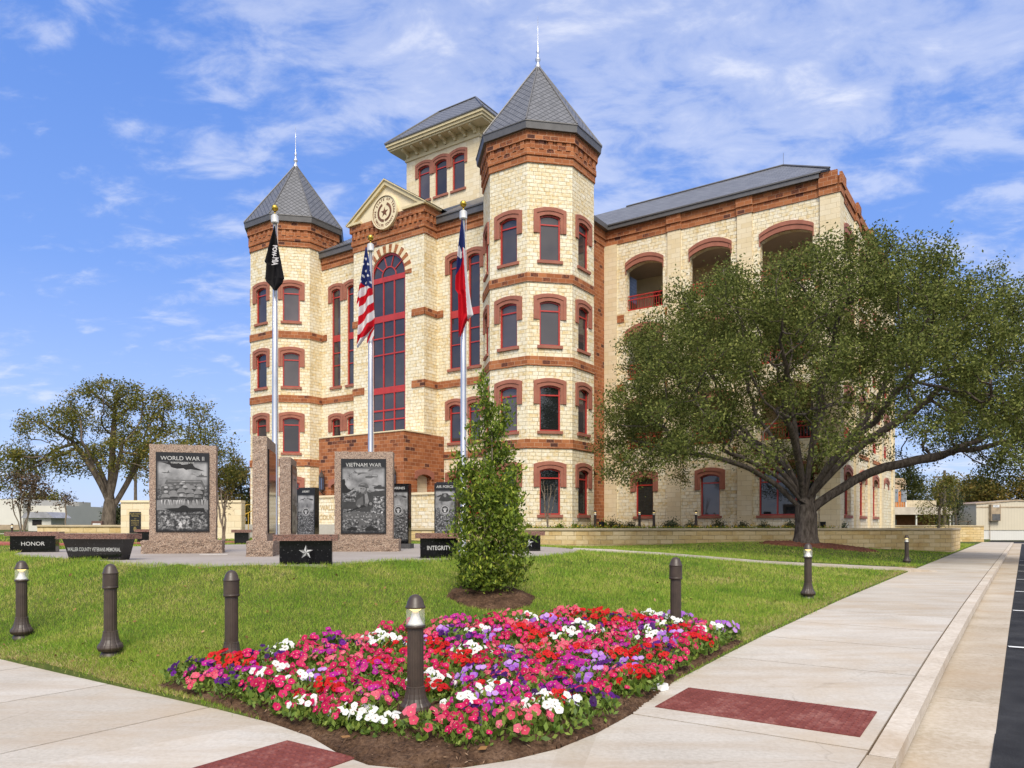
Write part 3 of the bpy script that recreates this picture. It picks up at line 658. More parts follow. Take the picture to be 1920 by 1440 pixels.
V = dry(26000); tag(fast_mesh('dry_grass', V, len(V) // 3, 3, STRAW), 'straw coloured dead grass fringe along the sidewalk edges', 'dry grass', kind='stuff')
X, Y = blades(260, 22, 91); FL = leaf_mat('lawn_dead_leaf', [(0, (.14, .07, .025)), (.6, (.30, .17, .06)), (1, (.42, .30, .14))], .8, .1)
tag(leaf_mesh('lawn_leaf_litter', np.stack([X, Y, terrain(X, Y) + .035], 1), .06, .6, FL, flat=.7), 'small dead leaves scattered over the lawn', 'leaf litter', kind='stuff')
# ------------------------------------------------------------------ the courthouse
BT = (1.447, 41.9, EYE)
CH = thing('courthouse', BT, 'cream limestone courthouse with red sandstone bands and pointed corner towers', 'courthouse', -TH)
FT, FN = Vector((1, 0, 0)), Vector((0, -1, 0))       # front faces
RT, RN = Vector((0, 1, 0)), Vector((1, 0, 0))        # right-hand faces
LT, LN = Vector((0, -1, 0)), Vector((-1, 0, 0))      # left-hand faces
KT, KN = Vector((-1, 0, 0)), Vector((0, 1, 0))       # rear faces
ROWS = [(.556, 2.97), (4.92, 7.30), (9.37, 11.70), (13.80, 16.20)]
BANDS = (4.25, 8.56, 12.90)
STONE_TOP = 18.85
def rect(a0, a1, b0, b1): return [(a0, b0), (a1, b0), (a1, b1), (a0, b1)]
def arch(a0, a1, b0, b1, rise, n=10):
    w = (a1 - a0) / 2; c = (a0 + a1) / 2
    if rise <= 0: return rect(a0, a1, b0, b1)
    Rr = (w * w + rise * rise) / (2 * rise); cb = b1 - Rr; h = math.asin(min(1, w / Rr))
    if rise > w: h = math.pi - h
    L = [(a0, b0), (a1, b0)]
    for k in range(n + 1):
        a = h - 2 * h * k / n; L.append((c + Rr * math.sin(a), cb + Rr * math.cos(a)))
    return L
def arc_pts(a0, a1, b1, rise, n=10): return arch(a0, a1, 0, b1, rise, n)[2:]
def hood_loop(c, w, b1, rise, hw, th, leg):
    """arched label hood: outside of half-width hw, thickness th over the crown, legs dropping to b1-leg"""
    inn = arc_pts(c - w / 2, c + w / 2, b1, rise)          # right to left
    out = arc_pts(c - hw, c + hw, b1 + th, rise * 1.15)
    return [(c + w / 2, b1 - leg), (c + hw, b1 - leg)] + out + [(c - hw, b1 - leg), (c - w / 2, b1 - leg)] + inn[::-1]
def window(o, t, n, c, b0, b1, w, rise=.13, transom=.50, mull=(), rails=(), hood=.875, th=.38, leg=.97, sill=True, glass=None, name='window', fw=.075, dep=-.13):
    m = MB()
    m.ext(o, t, n, [arch(c - w / 2, c + w / 2, b0, b1, rise), arch(c - w / 2 + fw, c + w / 2 - fw, b0 + fw, b1 - fw, rise * .85)], dep - .05, dep + .05)
    zs = list(rails)
    if transom: zs.append(b1 - transom)
    for z in zs:
        zz_, hh = (z if isinstance(z, tuple) else (z, .035)); m.ext(o, t, n, [rect(c - w / 2 + fw, c + w / 2 - fw, zz_ - hh, zz_ + hh)], dep - .04, dep + .035)
    for a in mull:
        aa, hh = (a if isinstance(a, tuple) else (a, .035)); m.ext(o, t, n, [rect(c + aa - hh, c + aa + hh, b0 + fw, b1 - fw - .02)], dep - .04, dep + .03)
    f = m.build(name, RED, CH)
    p = MB(); p.ext(o, t, n, [arch(c - w / 2 + fw - .01, c + w / 2 - fw + .01, b0 + fw - .01, b1 - fw + .01, rise * .85)], dep, dep - .012, sides=False)
    p.build('pane', glass or GLASS, f)
    if hood:
        h = MB(); mid = w / 2 + (hood - w / 2) * .48
        h.ext(o, t, n, [hood_loop(c, w, b1, rise, hood, th, leg)], -.12, .05)
        inner = hood_loop(c, mid * 2, b1 + th * .5, rise * 1.08, hood - .001, th * .5 - .001, leg + th * .5)
        h.ext(o, t, n, [inner], .05, .085)
        h.build('window_hood', HOOD, f)
    if sill:
        q_ = MB(); q_.ext(o, t, n, [rect(c - w / 2 - .13, c + w / 2 + .13, b0 - .15, b0)], -.16, .10); q_.build('window_sill', HOOD, f)
    return f
def wall(mb, o, t, n, a0, a1, b0, b1, holes=(), m=0, rev=.2, top=None):
    outer = [(a0, b0), (a1, b0)] + (top or [(a1, b1), (a0, b1)])
    mb.ext(o, t, n, [outer] + list(holes), -rev, 0, m, sides='holes')
def dent(mb, o, t, n, a0, a1, b0, b1, d0, d1, w=.24, m=0):
    L = a1 - a0; k = max(2, int(round(L / (2 * w)))); s_ = L / (2 * k)
    for i in range(k): mb.ext(o, t, n, [rect(a0 + (2 * i + .5) * s_, a0 + (2 * i + 1.5) * s_, b0, b1)], d0, d1, m)

# ---- octagonal towers
AP = 2.897; SD = 2.4
def octo(ap, cx=0, cy=0): return [(cx + ap / math.cos(R(22.5)) * math.cos(R(22.5 + 45 * k)), cy + ap / math.cos(R(22.5)) * math.sin(R(22.5 + 45 * k))) for k in range(8)]
def ngon_ring(mb, ap0, ap1, z0, z1, cx, cy, m=0, api=None): mb.prism(octo(ap0, cx, cy), z0, z1, m, octo(ap1, cx, cy))
def tower(cx, cy, faces):
    st = MB(); C = Vector((cx, cy, 0))
    for k in range(8):
        a = R(-90 + 45 * (k - 1)); n = Vector((math.cos(a), math.sin(a), 0)); t = Vector((-n.y, n.x, 0)); o = C + n * AP
        holes = []
        if k in faces:
            for r_, (b0, b1) in enumerate(ROWS): holes.append(arch(-.555, .555, b0, b1, .13))
        wall(st, o, t, n, -SD / 2, SD / 2, -.5, STONE_TOP, holes)
        if k in faces:
            for r_, (b0, b1) in enumerate(ROWS):
                window(o, t, n, 0, b0, b1, 1.11, glass=GLASSD if (r_ < 2 and k in (2,) and cx > -5) or (r_ == 0) else GLASS)
    tw = st.build('tower', LIME, CH)
    for z in BANDS:
        b = MB(); ngon_ring(b, AP + .06, AP + .06, z - .235, z + .235, cx, cy); b.build('band', BROWN, tw)
    co = MB()
    for e, z0, z1 in ((.07, 18.85, 19.22), (.13, 19.22, 19.50), (.10, 19.50, 19.95), (.20, 19.95, 20.45)): ngon_ring(co, AP + e, AP + e, z0, z1, cx, cy)
    for k in range(8):
        a = R(-90 + 45 * (k - 1)); n = Vector((math.cos(a), math.sin(a), 0)); t = Vector((-n.y, n.x, 0)); o = C + n * AP
        dent(co, o, t, n, -1.2, 1.2, 19.55, 19.949, .10, .155, .22)
    co.build('cornice', BROWN, tw)
    ro = MB(); pts = octo(AP + .36, cx, cy)
    apx = (cx, cy, 25.75)
    P3 = octo(AP + .40, cx, cy)
    for k in range(8):
        a, b = P3[k], P3[(k + 1) % 8]; ro.face([(*a, 20.86), (*b, 20.86), apx])
    r_ = ro.build('tower_roof', ROOF, tw)
    fa = MB(); ngon_ring(fa, AP + .36, AP + .40, 20.45, 20.80, cx, cy); ngon_ring(fa, AP + .43, AP + .43, 20.80, 20.855, cx, cy)
    for k in range(8): fa.tube([(*P3[k], 20.88), (cx, cy, 25.78)], .045, 5)
    fa.build('eave_fascia', FASC, tw)
    fi = MB(); fi.lathe([(.16, 25.45), (.17, 25.7), (.10, 25.8), (.07, 25.9), (.15, 26.02), (.15, 26.10), (.07, 26.2), (.05, 26.4), (.10, 26.5), (.05, 26.6), (.028, 26.9), (.02, 27.6), (.006, 28.5)], 12, (cx, cy, 0))
    fi.build('finial', STEEL, tw, smooth=True)
    return tw
tower(0, 0, (0, 1, 2, 3)); tower(-20.5, 0, (0, 1, 2))

# ---- central block and the recessed walls beside it
CB0, CB1, CC = -13.25, -7.25, -10.25; BV = -1.3; RV = -.1
AW = 1.475; AB0, AB1 = 5.30, 16.97
blk = MB(); o = Vector((0, BV, 0))
wall(blk, o, FT, FN, CB0, CB1, -.5, 17.55, [arch(CC - AW, CC + AW, AB0, AB1, AW - .001, 24)])
wall(blk, Vector((CB1, 0, 0)), RT, RN, BV, 4, -.5, 17.55); wall(blk, Vector((CB0, 0, 0)), LT, LN, -4, -BV, -.5, 17.55)
blk.build('central_bay', LIME, CH)
PAIR = [(-5.85, .85), (-4.4, .85)]; PAIRL = [(-16.2, .85), (-14.7, .85)]
PROWS = [(.7, 2.95, .5, ()), (5.0, 7.28, .5, ()), (9.44, 16.1, .55, ((11.75, .035), (12.75, .22), (10.9, .03)))]
for (a0, a1, prs) in ((CB1, -2.6, PAIR), (-17.9, CB0, PAIRL)):
    rc = MB(); o = Vector((0, RV, 0)); holes = []
    for c, w in prs:
        for b0, b1, tr, ra in PROWS: holes.append(arch(c - w / 2, c + w / 2, b0, b1, .12))
    wall(rc, o, FT, FN, a0, a1, -.5, 17.6, holes); rc.build('recessed_wall', LIME, CH)
    for c, w in prs:
        for b0, b1, tr, ra in PROWS: window(o, FT, FN, c, b0, b1, w, .12, tr, (), ra, hood=.722, th=.36, leg=.9, glass=GLASSD if b0 < 1 else GLASS)
    cn = MB()
    for e, z0, z1 in ((.06, 17.6, 17.98), (.12, 17.98, 18.36)): cn.ext(o, FT, FN, [rect(a0, a1, z0, z1)], -.2, e)
    cn.build('cornice', BROWN, CH)
    fa = MB(); fa.ext(o, FT, FN, [rect(a0, a1, 18.36, 18.72)], -.1, .30); fa.ext(o, FT, FN, [rect(a0, a1, 18.72, 18.80)], -.1, .36); fa.build('eave_fascia', FASC, CH)
    rf = MB(); rf.face([(a0, RV - .34, 18.81), (a1, RV - .34, 18.81), (a1, 3.9, 21.5), (a0, 3.9, 21.5)])
    rf.build('roof', ROOF, CH)
# bands on the bay and the recesses
for z in (8.56, 12.90):
    bd = MB(); o = Vector((0, BV, 0))
    bd.ext(o, FT, FN, [rect(CB0 - .06, CC - AW - .55, z - .21, z + .21)], -.02, .06); bd.build('band', BROWN, CH); bd = MB(); bd.ext(o, FT, FN, [rect(CC + AW + .55, CB1 + .06, z - .21, z + .21)], -.02, .06)
    bd.ext(Vector((CB1, 0, 0)), RT, RN, [rect(BV - .058, RV - .063, z - .21, z + .21)], -.02, .06)
    bd.build('band', BROWN, CH)
for z, spans in ((4.25, ((CB1, -2.6), (-17.9, CB0))), (8.56, ((CB1, -2.6), (-17.9, CB0))), (12.90, ((CB1, -6.75), (-3.5, -2.6), (-17.9, -17.1), (-13.8, CB0)))):
    for a, b in spans: bd = MB(); bd.ext(Vector((0, RV, 0)), FT, FN, [rect(a, b, z - .21, z + .21)], -.02, .06); bd.build('band', BROWN, CH)
# block cornice with dentils
cn = MB(); oF = Vector((0, BV, 0)); oR = Vector((CB1, 0, 0)); oL = Vector((CB0, 0, 0))
for e, z0, z1 in ((.05, 17.55, 17.95), (.11, 17.95, 18.25), (.08, 18.25, 18.78), (.19, 18.78, 19.2)):
    cn.box(CB0 - e, CB1 + e, BV - e, RV + .3, z0, z1)
dent(cn, oF, FT, FN, CB0, CB1, 18.32, 18.779, .08, .17, .2); dent(cn, oR, RT, RN, BV, RV - .15, 18.32, 18.779, .08, .17, .2)
cn.build('cornice', BROWN, CH)
# gable with raking cornice and seal
GA0, GA1, GB, GT = CB0 - .22, CB1 + .22, 19.2, 21.35
ga = MB(); of = Vector((0, BV - .12, 0))
ga.ext(of, FT, FN, [[(GA0 + .1, GB), (GA1 - .1, GB), (CC, GT - .1)]], -.4, 0); gab = ga.build('gable', CREAM, CH)
rk = MB()
for (a, b), (c, d) in (((GA0 - .12, GB + .03), (CC, GT + .05)), ((CC, GT + .05), (GA1 + .12, GB + .03))):
    rk.ext(of, FT, FN, [[(a, b - .02), (c, d - .02), (c, d - .26), (a + (.34 if a < CC - .1 else 0) - 0, b - .02) if a < CC - .1 else (c - .34, d - .02)][:4] if False else ([(a, b), (c, d), (c, d - .27), (a + .38, b)] if a < CC - .1 else [(a, b), (c, d), (c - .38, d), (a, b - .27)])], -.1, .16)
    rk.ext(of, FT, FN, [[(a - .03 if a < CC - .1 else a, b + .002), (c if a < CC - .1 else c + .03, d + .002 if a < CC - .1 else d + .002), (c, d + .09), (a, b + .09)]], -.1, .24)
for a0, a1 in ((GA0 - .1, GA0 + 1.1), (GA1 - 1.75, GA1 + .1)):
    rk.ext(of, FT, FN, [rect(a0, a1, GB + .004, GB + .15)], -.02, .20)
rk.ext(Vector((GA1 - .1, 0, 0)), RT, RN, [rect(BV - .3, RV - .02, GB + .006, GB + .16)], -.1, .26)
rk.build('raking_cornice', CREAMT, gab)
gr = MB()
gr.face([(GA1 + .2, BV - .34, GB + .11), (GA1 + .2, 4, GB + .11), (CC, 4, GT + .15), (CC, BV - .34, GT + .15)]); gr.face([(GA0 - .2, 4, GB + .11), (GA0 - .2, BV - .34, GB + .11), (CC, BV - .34, GT + .15), (CC, 4, GT + .15)])
gr.build('gable_roof', ROOF, CH)
SZ = 19.42; SR = 1.06; os_ = Vector((CC, BV - .12, SZ))
def circ(r, n=40): return [(r * math.cos(2 * math.pi * k / n), r * math.sin(2 * math.pi * k / n)) for k in range(n)]
se = MB(); se.ext(os_, FT, FN, [circ(SR)], -.1, .16); se.ext(os_, FT, FN, [circ(SR), circ(SR - .07)], .16, .22)
seal = se.build('seal', CREAM, CH)
em = MB()
em.ext(os_, FT, FN, [circ(SR - .075), circ(SR - .105)], .15, .172)
def arc_text(mb, s_, r, a_mid, size, d, flip=False, o=os_, t=FT, n=FN, step=.155, m=0, th=.01):
    N_ = len(s_)
    for i, chh in enumerate(s_):
        if chh == ' ': continue
        k = (i - (N_ - 1) / 2) * step / r
        a = a_mid + k if flip else a_mid - k
        ca, sa = math.cos(a), math.sin(a)
        pos = o + t * (r * ca) + ZU * (r * sa)
        up = (t * ca + ZU * sa) * (-1 if flip else 1); tt = (t * sa - ZU * ca) * (-1 if flip else 1)
        mb.text(chh, size, pos - up * size * .36, tt, n, m, d=d, up=up, th=th)
arc_text(em, 'THE STATE OF TEXAS', .80, R(90), .20, .165, step=.168)
arc_text(em, 'WALLER COUNTY', .80, R(270), .20, .165, True, step=.135)
for a in (R(188), R(-8)): em.ext(os_ + FT * .80 * math.cos(a) + ZU * .80 * math.sin(a), FT, FN, [circ(.035, 10)], .15, .17)
for sgn in (-1, 1):
    for i in range(26):
        a = R(-90) + sgn * R(8 + i * 5.9)
        for rr, da in ((.57, .5), (.47, -.5), (.52, 0)):
            p = os_ + FT * (rr * math.cos(a)) + ZU * (rr * math.sin(a)); dr = a + sgn * (math.pi / 2 + da * -sgn)
            e1 = FT * math.cos(dr) + ZU * math.sin(dr); e2 = FT * -math.sin(dr) + ZU * math.cos(dr)
            em.face([p - e1 * .065 + FN * .17, p + e2 * -.024 + FN * .175, p + e1 * .065 + FN * .17, p + e2 * .024 + FN * .18])
def star(mb, o, t, n, r, d, m=(0, 1), up=ZU, hgt=.03, rin=.40):
    o = Vector(o)
    for k in range(5):
        a = R(90 + 72 * k)
        tip = o + t * (r * math.cos(a)) + up * (r * math.sin(a)) + n * d
        for s_, mi in ((1, m[0]), (-1, m[1])):
            b = a + s_ * R(36); inn = o + t * (r * rin * math.cos(b)) + up * (r * rin * math.sin(b)) + n * d
            mb.face([o + n * (d + hgt), tip, inn] if s_ < 0 else [o + n * (d + hgt), inn, tip], mi)
star(em, os_, FT, FN, .33, .165)
em.build('seal_emblem', plain('seal_brown', (.17, .075, .045), .8), seal)
# big arched window
def big_window():
    o = Vector((0, BV, 0)); m = MB(); fw = .13; dep = -.14
    m.ext(o, FT, FN, [arch(CC - AW, CC + AW, AB0, AB1, AW - .001, 24), arch(CC - AW + fw, CC + AW - fw, AB0 + fw, AB1 - fw, AW - fw - .001, 24)], dep - .05, dep + .06)
    sp_ = AB1 - AW; spr = sp_ - .10
    for z, hh in ((spr, .16), (12.95, .20), (11.75, .04), (10.7, .04), (8.45, .20), (7.2, .05), (6.6, .04)): m.ext(o, FT, FN, [rect(CC - AW + fw, CC + AW - fw, z - hh, z + hh)], dep - .04, dep + .04)
    for a in (-.46, .46): m.ext(o, FT, FN, [rect(CC + a - .045, CC + a + .045, AB0 + fw, spr - .16)], dep - .035, dep + .035)
    c0 = spr + .16; ri = .62
    half = lambda r: [(CC + r * math.cos(R(180 * k / 16)), c0 + r * math.sin(R(180 * k / 16))) for k in range(17)]
    m.ext(o, FT, FN, [half(ri) + half(ri - .07)[::-1]], dep - .04, dep + .04)
    for a in (36, 72, 108, 144):
        ca, sa = math.cos(R(a)), math.sin(R(a)); px_, py_ = -sa * .03, ca * .03
        m.ext(o, FT, FN, [[(CC + ri * ca - px_, c0 + ri * sa - py_), (CC + 1.33 * ca - px_, c0 + 1.33 * sa - py_), (CC + 1.33 * ca + px_, c0 + 1.33 * sa + py_), (CC + ri * ca + px_, c0 + ri * sa + py_)]], dep - .04, dep + .035)
    f = m.build('arched_window', RED, CH)
    p = MB(); p.ext(o, FT, FN, [arch(CC - AW + fw - .01, CC + AW - fw + .01, AB0 + fw - .01, AB1 - fw + .01, AW - fw - .001, 24)], dep, dep - .012, sides=False); p.build('pane', GLASS, f)
    v = MB(); ro_, ri_ = AW + .52, AW + .012; n_ = 23
    for k in range(0, n_, 2):
        a0, a1 = R(-4 + 188 * k / n_), R(-4 + 188 * (k + 1) / n_)
        v.ext(o, FT, FN, [[(CC + ri_ * math.cos(a0), sp_ + ri_ * math.sin(a0)), (CC + ro_ * math.cos(a0), sp_ + ro_ * math.sin(a0)), (CC + ro_ * math.cos(a1), sp_ + ro_ * math.sin(a1)), (CC + ri_ * math.cos(a1), sp_ + ri_ * math.sin(a1))]], -.1, .035)
    v.build('arch_voussoirs', BROWN, f)
    v2 = MB()
    for k in range(1, n_, 2):
        a0, a1 = R(-4 + 188 * k / n_), R(-4 + 188 * (k + 1) / n_)
        v2.ext(o, FT, FN, [[(CC + ri_ * math.cos(a0), sp_ + ri_ * math.sin(a0)), (CC + ro_ * math.cos(a0), sp_ + ro_ * math.sin(a0)), (CC + ro_ * math.cos(a1), sp_ + ro_ * math.sin(a1)), (CC + ri_ * math.cos(a1), sp_ + ri_ * math.sin(a1))]], -.1, .03)
    v2.build('arch_voussoirs', CREAM, f)
big_window()
# ---- lantern storey over the middle
LW, LV0, LV1 = 3.2, 3.93, 10.35; LZ0, LZ1 = 18.5, 25.75
ln = MB(); o = Vector((0, LV0, 0)); oR = Vector((CC + LW, 0, 0)); oL = Vector((CC - LW, 0, 0))
cs = (-11.83, -10.31, -8.79)
wall(ln, o, FT, FN, CC - LW, CC + LW, LZ0, LZ1, [arch(c - .525, c + .525, 22.5, 24.9, .14) for c in cs])
vs_ = (5.6, 7.14, 8.7)
wall(ln, oR, RT, RN, LV0, LV1, LZ0, LZ1, [arch(c - .525, c + .525, 22.5, 24.9, .14) for c in vs_]); wall(ln, oL, LT, LN, -LV1, -LV0, LZ0, LZ1)
wall(ln, Vector((0, LV1, 0)), KT, KN, -(CC + LW), -(CC - LW), LZ0, LZ1)
lan = ln.build('lantern_storey', LIMS, CH)
for c in cs: window(o, FT, FN, c, 22.5, 24.9, 1.05, .14, .5, hood=.757, th=.34, leg=.75)
for c in vs_: window(oR, RT, RN, c, 22.5, 24.9, 1.05, .14, .5, hood=.757, th=.34, leg=.75)
ce = MB(); c0, c1 = CC - LW, CC + LW
ce.box(c0 - .08, c1 + .08, LV0 - .08, LV1 + .08, 25.55, 25.75); ce.box(c0 - .85, c1 + .85, LV0 - .85, LV1 + .85, 26.18, 26.30)
ce.box(c0 - .95, c1 + .95, LV0 - .95, LV1 + .95, 26.30, 26.48); ce.box(c0 - 1.04, c1 + 1.04, LV0 - 1.04, LV1 + 1.04, 26.48, 26.66)
ce.box(c0 - .02, c1 + .02, LV0 - .02, LV1 + .02, 25.75, 26.18)
ce.build('cornice', CREAMT, lan)
brk = [(0, 25.78), (.16, 25.78), (.22, 25.9), (.40, 25.98), (.62, 26.02), (.72, 26.08), (.72, 26.178), (0, 26.178)]
def bracket(mb, o, t, n, a):
    o = Vector(o); pts = [[o + n * (d + .02) + t * (a + s_ * .09) + ZU * z for d, z in brk] for s_ in (-1, 1)]
    mb.face(pts[1][::-1]); mb.face(pts[0])
    for k in range(len(brk)): mb.face([pts[0][k], pts[0][(k + 1) % len(brk)], pts[1][(k + 1) % len(brk)], pts[1][k]])
for k in range(8):
    b = MB(); bracket(b, o, FT, FN, c0 + .25 + k * (2 * LW - .5) / 7); b.build('bracket', CREAMT, lan)
    b = MB(); bracket(b, oR, RT, RN, LV0 + .25 + k * (LV1 - LV0 - .5) / 7); b.build('bracket', CREAMT, lan)
lr = MB(); E = 1.08; D0 = (CC - 1.75, CC + 1.5, 5.75, 8.5, 29.5)
b4 = [(c0 - E, LV0 - E), (c1 + E, LV0 - E), (c1 + E, LV1 + E), (c0 - E, LV1 + E)]; t4 = [(D0[0], D0[2]), (D0[1], D0[2]), (D0[1], D0[3]), (D0[0], D0[3])]
lr.prism(b4, 26.70, 29.5, 0, t4); lr.build('lantern_roof', ROOF, lan)
lt = MB(); lt.box(c0 - E - .02, c1 + E + .02, LV0 - E - .02, LV1 + E + .02, 26.66, 26.74)
for k in range(4): lt.tube([(*b4[k], 26.74), (*t4[k], 29.54)], .06, 5); lt.tube([(*t4[k], 29.52), (*t4[(k + 1) % 4], 29.52)], .07, 5)
lt.build('roof_ridge', FASC, lan)
# ---- body behind, main roofs
bd = MB(); wall(bd, Vector((-22.9, 0, 0)), LT, LN, -27, -.5, -.5, 17.6); wall(bd, Vector((0, 27, 0)), KT, KN, -14, 22.9, -.5, 17.6); bd.build('rear_walls', LIME, CH)
mr = MB(); mr.prism([(-17.9, 3.85), (-4.2, 3.85), (-4.2, 24), (-17.9, 24)], 18.4, 21.45, 0); mr.prism([(-23.2, 3.2), (-17.95, 3.2), (-17.95, 27.3), (-23.2, 27.3)], 17.6, 18.6, 0); mr.build('roof', ROOFR, CH)
# ---- brown link wall between tower and wing
LU = .56; lk = MB(); oK = Vector((LU, 0, 0)); WV = 7.05
lh = [rect(4.6, 5.6, b0, b1) for b0, b1 in ((4.9, 7.2), (9.4, 11.7), (13.8, 16.1))] + [arch(4.0, 6.4, -.2, 5.0 - 1.3, .5)]
lh = [arch(3.9, 5.9, -.3, 3.6, .45)] + [rect(4.2, 5.4, b0, b1) for b0, b1 in ((4.9, 7.2), (9.4, 11.7), (13.8, 16.1))]
wall(lk, oK, RT, RN, 2.0, WV, -.5, 17.6, lh, rev=.4)
lk.ext(oK, RT, RN, [rect(3.8, 6.0, -.3, 3.7)], -1.2, -1.18)
lk.build('link_wall', BROWN, CH)
for b0, b1 in ((4.9, 7.2), (9.4, 11.7), (13.8, 16.1)): window(oK, RT, RN, 4.8, b0, b1, 1.2, 0, .5, hood=0, sill=False)
# ---- right wing
W0, W1, WV1 = LU, 14.35, 27.2; oW = Vector((0, WV, 0)); oS = Vector((W1, 0, 0))
PIL = [(W0, 1.42), (4.80, 5.62), (9.0, 9.84), (13.45, W1)]
BAY = [(3.25, 2.42), (7.38, 2.46), (11.67, 2.8)]
LOG = [(4.72, 7.45), (9.0, 11.95), (13.3, 16.2)]
SV = [9.6, 14.3, 19.0, 23.6]
holes = []; wins = []
for c, w in BAY:
    for b0, b1 in LOG: holes.append(arch(c - w / 2, c + w / 2, b0, b1, .36))
    ww = 1.16 if w < 2.7 else 2.95
    holes.append(arch(c - ww / 2, c + ww / 2, .556, 2.97 if ww < 2 else 3.2, .14 if ww < 2 else .34)); wins.append((c, ww))
wg = MB(); wall(wg, oW, FT, FN, W0, W1, -.5, 17.6, holes, rev=.45)
sh = []
for v in SV:
    for b0, b1 in LOG: sh.append(arch(v - 1.5, v + 1.5, b0, b1, .4))
    if v < 23: sh.append(arch(v - .95, v + .95, .556, 3.0, .2))
wall(wg, oS, RT, RN, WV, WV1, -.5, 17.6, sh, rev=.45)
wall(wg, Vector((0, WV1, 0)), KT, KN, -W1, -W0, -.5, 17.6)
wng = wg.build('wing', LIME, CH)
for c, ww in wins:
    if ww < 2: window(oW, FT, FN, c, .556, 2.97, ww, .14, .5, hood=.9, th=.4, leg=.9, glass=GLASS if c > 5 else GLASSD, dep=-.2)
    else: window(oW, FT, FN, c, .556, 3.2, ww, .34, .78, mull=((-.5, .04), (.5, .04)), hood=1.66, th=.42, leg=.45, glass=GLASSD, dep=-.2)
for v in SV[:3]: window(oS, RT, RN, v, .556, 3.0, 1.9, .2, .55, mull=(0,), hood=1.2, th=.36, leg=.5, glass=GLASS, dep=-.25)
def hood_only(o, t, n, c, w, b1, rise, th=.5, ov=.05, drop=.25):
    h = MB(); h.ext(o, t, n, [hood_loop(c, w, b1, rise, w / 2 + ov, th, rise + drop)], -.1, .06)
    h.ext(o, t, n, [hood_loop(c, w + .02, b1 + th * .55, rise, w / 2 + ov - .001, th * .45 - .001, rise + drop * .2)], .06, .10); return h.build('window_hood', HOOD, CH)
hood_only(oS, RT, RN, SV[3], 1.9, 3.0, .2, .36, .25)
for c, w in BAY:
    for b0, b1 in LOG: hood_only(oW, FT, FN, c, w, b1, .36)
for v in SV:
    for b0, b1 in LOG: hood_only(oS, RT, RN, v, 3.0, b1, .4)
# loggia rooms, railings
for fl, (b0, b1) in enumerate(LOG):
    lg = MB(); x0, x1 = W0 + .5, W1 - .47; y0, y1 = WV + .46, WV + 3.6
    lg.face([(x0, y1, b0 - .1), (x1, y1, b0 - .1), (x1, y1, b1 + .25), (x0, y1, b1 + .25)], 0)
    lg.face([(x0, y0, b1 + .2), (x1, y0, b1 + .2), (x1, y1, b1 + .2), (x0, y1, b1 + .2)], 1); lg.face([(x0, y0, b0 - .08), (x1, y0, b0 - .08), (x1, y1, b0 - .08), (x0, y1, b0 - .08)], 2)
    x2 = W1 - 3.9
    lg.face([(x2, y1, b0 - .1), (x2, WV1 - .5, b0 - .1), (x2, WV1 - .5, b1 + .25), (x2, y1, b1 + .25)], 0)
    lg.face([(x2, y1, b1 + .2), (x1, y1, b1 + .2), (x1, WV1 - .5, b1 + .2), (x2, WV1 - .5, b1 + .2)], 1); lg.face([(x2, y1, b0 - .08), (x1, y1, b0 - .08), (x1, WV1 - .5, b0 - .08), (x2, WV1 - .5, b0 - .08)], 2)
    L = lg.build('loggia', [CREAM, CEILM, CONCP], CH)
    for c, w in BAY:
        dg = MB(); dg.box(c - .95, c + 1.0, y1 - .06, y1 - .01, b0, b0 + 2.15); dg.build('loggia_door', GLASSD, L)
    def rail(o, t, n, c, w):
        m = MB(); a0, a1 = c - w / 2 + .02, c + w / 2 - .02
        for z in (b0 + .10, b0 + .72, b0 + .95): m.ext(o, t, n, [rect(a0, a1, z - .03, z + .03)], -.24, -.18)
        k = int(w / .16)
        for i in range(k + 1):
            a = a0 + (a1 - a0) * i / k; m.ext(o, t, n, [rect(a - .013, a + .013, b0 + .13, b0 + .69)], -.225, -.2)
        for i in range(k // 2):
            a = a0 + (a1 - a0) * (i + .5) * 2 / k
            if a + .08 < a1: m.tube([Vector(o) + t * (a + .07 * math.cos(q)) + ZU * (b0 + .835 + .07 * math.sin(q)) - n * .21 for q in np.linspace(0, 2 * math.pi, 9)], .012, 4, cap=False)
        return m.build('railing', RED, CH)
    for c, w in BAY: rail(oW, FT, FN, c, w)
    for v in SV: rail(oS, RT, RN, v, 3.0)
pl = MB(); PILS = [(WV, 7.9), (11.5, 12.4), (16.2, 17.1), (20.85, 21.75), (26.3, WV1)]
for a, b in PIL: pl = MB(); pl.ext(oW, FT, FN, [rect(a, b, -.5, 17.59)], -.02, .12); pl.build('pilaster', LIMS, wng)
for a, b in PILS: pl = MB(); pl.ext(oS, RT, RN, [rect(a if a > WV else a - .118, b, -.5, 17.59)], -.02, .12); pl.build('pilaster', LIMS, wng)
for z in BANDS:
    for (a, c) in ((1.42, 1.9), (4.6, 4.8), (5.62, 6.0), (8.75, 9.0), (9.84, 10.2), (13.2, 13.45)): b = MB(); b.ext(oW, FT, FN, [rect(a + .002, c - .002, z - .23, z + .23)], -.02, .05); b.build('band', BROWN, wng)
    for i in range(4): b = MB(); b.ext(oS, RT, RN, [rect(PILS[i][1] + .002, PILS[i + 1][0] - .002, z - .23, z - .0)], -.02, .05); b.build('band', BROWN, wng)
cn = MB()
